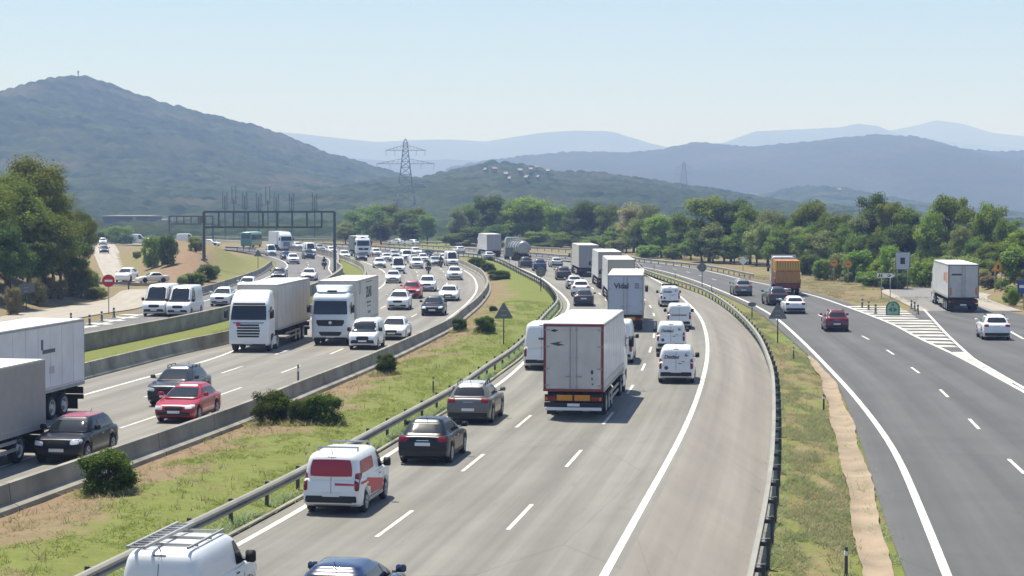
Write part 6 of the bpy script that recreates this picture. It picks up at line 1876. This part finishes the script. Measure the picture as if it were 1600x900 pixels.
# gantries
def gantry(pa, pb, d, ztop, zlow, m, label, nst, w=.22, lower_to=1.0, z0=0.0):
    xa, xb = xat(pa, d), xat(pb, d)
    r = tag(link('sign_gantry', None, None, (xa, d, z0)), label, "gantry")
    L = xb - xa; ztop -= z0; zlow -= z0
    for x in (0, L):
        zg = float(ground_h(np.array([xa + x]), np.array([d]))[0]) - z0
        b = B(); b.box((x, 0, (ztop + zg) / 2), (w * 1.3, w * 1.3, ztop - zg), m); b.box((x, 0, zg + .15), (w * 3, w * 3, .3), concrete_m); link('post', b.mesh('post'), r)
    for z, e in ((ztop, 1.0), (zlow, lower_to)):
        b = B(); b.box((L * e / 2, 0, z), (L * e, w, w), m); link('beam', b.mesh('beam'), r)
    b = B()
    for k in range(nst + 1): b.box((L * (k + .0) / nst * lower_to * .995 + .02, 0, (ztop + zlow) / 2), (w * .8, w * .8, ztop - zlow), m)
    link('truss_frame', b.mesh('truss_frame'), r)
gm1 = mat("gantry_steel", (.075, .085, .10), .6)
gantry(319, 523, 248, above(0, 331, 248), above(0, 355, 248), gm1, "dark steel gantry frame without signs spanning the entry road", 8, .26, .905, 0)
gantry(265, 333, 430, above(0, 338, 430), above(0, 350, 430), gm1, "smaller far gantry beyond the dark steel one", 6, .3, 1.0, 0)
b = sign(316, 437, 5.3, [(-.35, -.5), (.35, -.5), (.35, .5), (-.35, .5)], "small dark box on a post beside the gantry", False, d=250, cat="sign plate")
for px, yt, hasmast in [(352, 300, 1), (383, 300, 1), (405, 302, 1), (432, 302, 1), (456, 302, 1), (492, 302, 1), (366, 291, 0), (419, 291, 0)]:
    d = 540 if hasmast else 590
    x = xat(px, d)
    r = tag(link('power_pole', None, None, (x, d, 0)), "tall thin power pole with twin upright rods seen through the gantry", "power pole", "power poles behind the gantry")
    zt, zb = above(0, yt + 6, d), above(0, yt + 26, d)
    b = B(); b.bar((0, 0, -.2), (0, 0, zt if hasmast else zb + 1), .30, gm1); link('mast', b.mesh('mast'), r)
    b = B(); b.bar((-.7, 0, zb), (.7, 0, zb), .2, gm1); link('crossarm', b.mesh('crossarm'), r)
    for s_ in (-1, 1):
        b = B(); b.bar((s_ * .62, 0, zb), (s_ * .62, 0, above(0, yt, d)), .2, gm1); link('rod', b.mesh('rod'), r)
def pylon(px, d, ytop, arms, base_z, label, wbase=8.0, t=.3):
    x = xat(px, d); H = above(0, ytop, d) - base_z
    r = tag(link('lattice_pylon', None, None, (x, d, base_z)), label, "pylon")
    m = mat("pylon_steel", (.16, .18, .20), .6)
    hw = lambda z: (wbase / 2) * (1 - z / H) ** 1.25 + (.9 if z < H * .97 else .1)
    b = B(); zs = [0, .16, .30, .43, .54, .63, .71, .78, .84, .90, .95, 1.0]
    for u, v in zip(zs, zs[1:]):
        z0, z1 = u * H, v * H; w0, w1 = hw(z0), hw(z1)
        c0 = [(-w0, -w0), (w0, -w0), (w0, w0), (-w0, w0)]; c1 = [(-w1, -w1), (w1, -w1), (w1, w1), (-w1, w1)]
        for k in range(4):
            j = (k + 1) % 4
            b.bar((*c0[k], z0), (*c1[k], z1), t, m); b.bar((*c0[k], z0), (*c1[j], z1), t * .6, m); b.bar((*c0[j], z0), (*c1[k], z1), t * .6, m); b.bar((*c1[k], z1), (*c1[j], z1), t * .6, m)
    link('tower_lattice', b.mesh('tower_lattice'), r)
    for ya, half in arms:
        z = above(0, ya, d) - base_z; L = half / FPX * d; w = hw(z)
        b = B()
        for s_ in (-1, 1):
            b.bar((s_ * w, 0, z), (s_ * L, 0, z), t * .8, m); b.bar((s_ * w, 0, z + 2.4), (s_ * L, 0, z), t * .7, m)
            for k in range(1, 5): q = k / 5; b.bar((s_ * (w + (L - w) * q), 0, z), (s_ * (w + (L - w) * (q - .12)), 0, z + 2.4 * (1 - q + .12)), t * .5, m)
            for q in (1.0, .55): b.bar((s_ * L * q, 0, z), (s_ * L * q * .96, 0, z - 2.6), t * .6, m)
        link('crossarm', b.mesh('crossarm'), r)
pylon(634, 900, 217, [(235, 31), (256, 45)], h_vil(xat(634, 900), 900), "tall lattice pylon with two crossarms above the grove", 9.0, .27)
pylon(1068, 1350, 252, [(262, 12), (272, 15)], 14, "faint lattice pylon far off above the wood", 6, .13)
b = B(); hz_ = h_left(xat(125, 2100), 2100); b.bar((0, 0, -2), (0, 0, 6.5), .9, gm1); b.box((0, 0, 4.6), (1.8, 1.2, 2.0), gm1)
tag(link('mast', b.mesh('mast'), None, (xat(125, 2100), 2100, hz_)), "small mast on the top of the wooded hill", "mast")

# village houses on the hill
def ray_hill(px, py, h, d0, d1):
    for d in np.arange(d0, d1, 4):
        if h(xat(px, d), d) > above(0, py, d): return d
    return d1 - 30
hw_m = [mat("house_white", (.22, .215, .21), .8), mat("house_cream", (.20, .18, .155), .8)]
rf_m = mat("roof_tile", (.20, .13, .095), .85)
for i, (px, py, w, lab) in enumerate([(772, 270, 14, "long white house, lowest of the upper row in the village"), (791, 277, 10, "white house standing alone below the long white one"), (812, 272, 12, "white house in the middle of the village's upper row"),
        (829, 270, 9, "white house next to the highest one in the village"), (838, 266, 8, "highest white house under the hilltop trees"), (856, 271, 9, "white house at the far end of the village's upper row"),
        (796, 285, 6, "small tall house below the others on the slope"), (823, 283, 9, "white house on the slope below the middle of the row"), (841, 282, 6, "little house beside the white one low on the slope"), (759, 271, 6, "little house at the near end of the upper row"),
        (1310, 299, 7, "lone white house on the small hill beyond the wood")]):
    if i < 10: d = ray_hill(px, py, h_vil, 800, 1560); z = h_vil(xat(px, d), d)
    else: d = 1940; z = above(0, py, d)
    L = w / FPX * d * .5; hh = 1.0
    r = tag(link('house', None, None, (xat(px, d), d - 1.5, z - .1), (0, 0, random.uniform(-.3, .3))), lab, "house")
    b = B(); b.box((0, 0, hh / 2 + .2), (L, 6, hh + 1.4), hw_m[i % 2]); link('wall', b.mesh('wall'), r)
    b = B(); zt = hh + .9; b.add([(-L / 2 - .3, -3.4, zt), (L / 2 + .3, -3.4, zt), (L / 2 + .3, 3.4, zt), (-L / 2 - .3, 3.4, zt), (-L / 2 - .3, 0, zt + 1.5), (L / 2 + .3, 0, zt + 1.5)], [(0, 1, 5, 4), (2, 3, 4, 5), (0, 4, 3), (1, 2, 5), (3, 2, 1, 0)], rf_m if i % 4 == 0 else hw_m[1]); link('roof', b.mesh('roof'), r)
    for q in (-.28, .22):
        b = B(); b.box((L * q, -3.02, 1.5), (.9, .06, 1.0), glass); link('window', b.mesh('window'), r)
# pale-roofed sheds beyond the side road
for px, yt, w, d, dep, lab, mm in [(196, 337, 74, 640, 26, "low shed with wide cream roof beyond the far road", mat("shed_roof", (.40, .36, .28), .7)), (240, 343, 30, 690, 20, "grey shed beside the cream roofed one", grey_panel)]:
    z = above(0, yt, d); L = w / FPX * d
    r = tag(link('shed', None, None, (xat(px, d), d, 0)), lab, "shed")
    b = B(); b.box((0, dep / 2, z / 2 - .3), (L * .94, dep, z - .6), mat("shed_wall", (.20, .21, .22), .8, var=.1)); link('wall', b.mesh('wall'), r)
    b = B(); b.box((0, dep / 2, z - .25), (L, dep + 1, .55), mm); link('roof', b.mesh('roof'), r)
    b = B(); b.box((L * .2, -.55, z / 2), (L * .07, .3, z - .5), mm); link('column', b.mesh('column'), r)
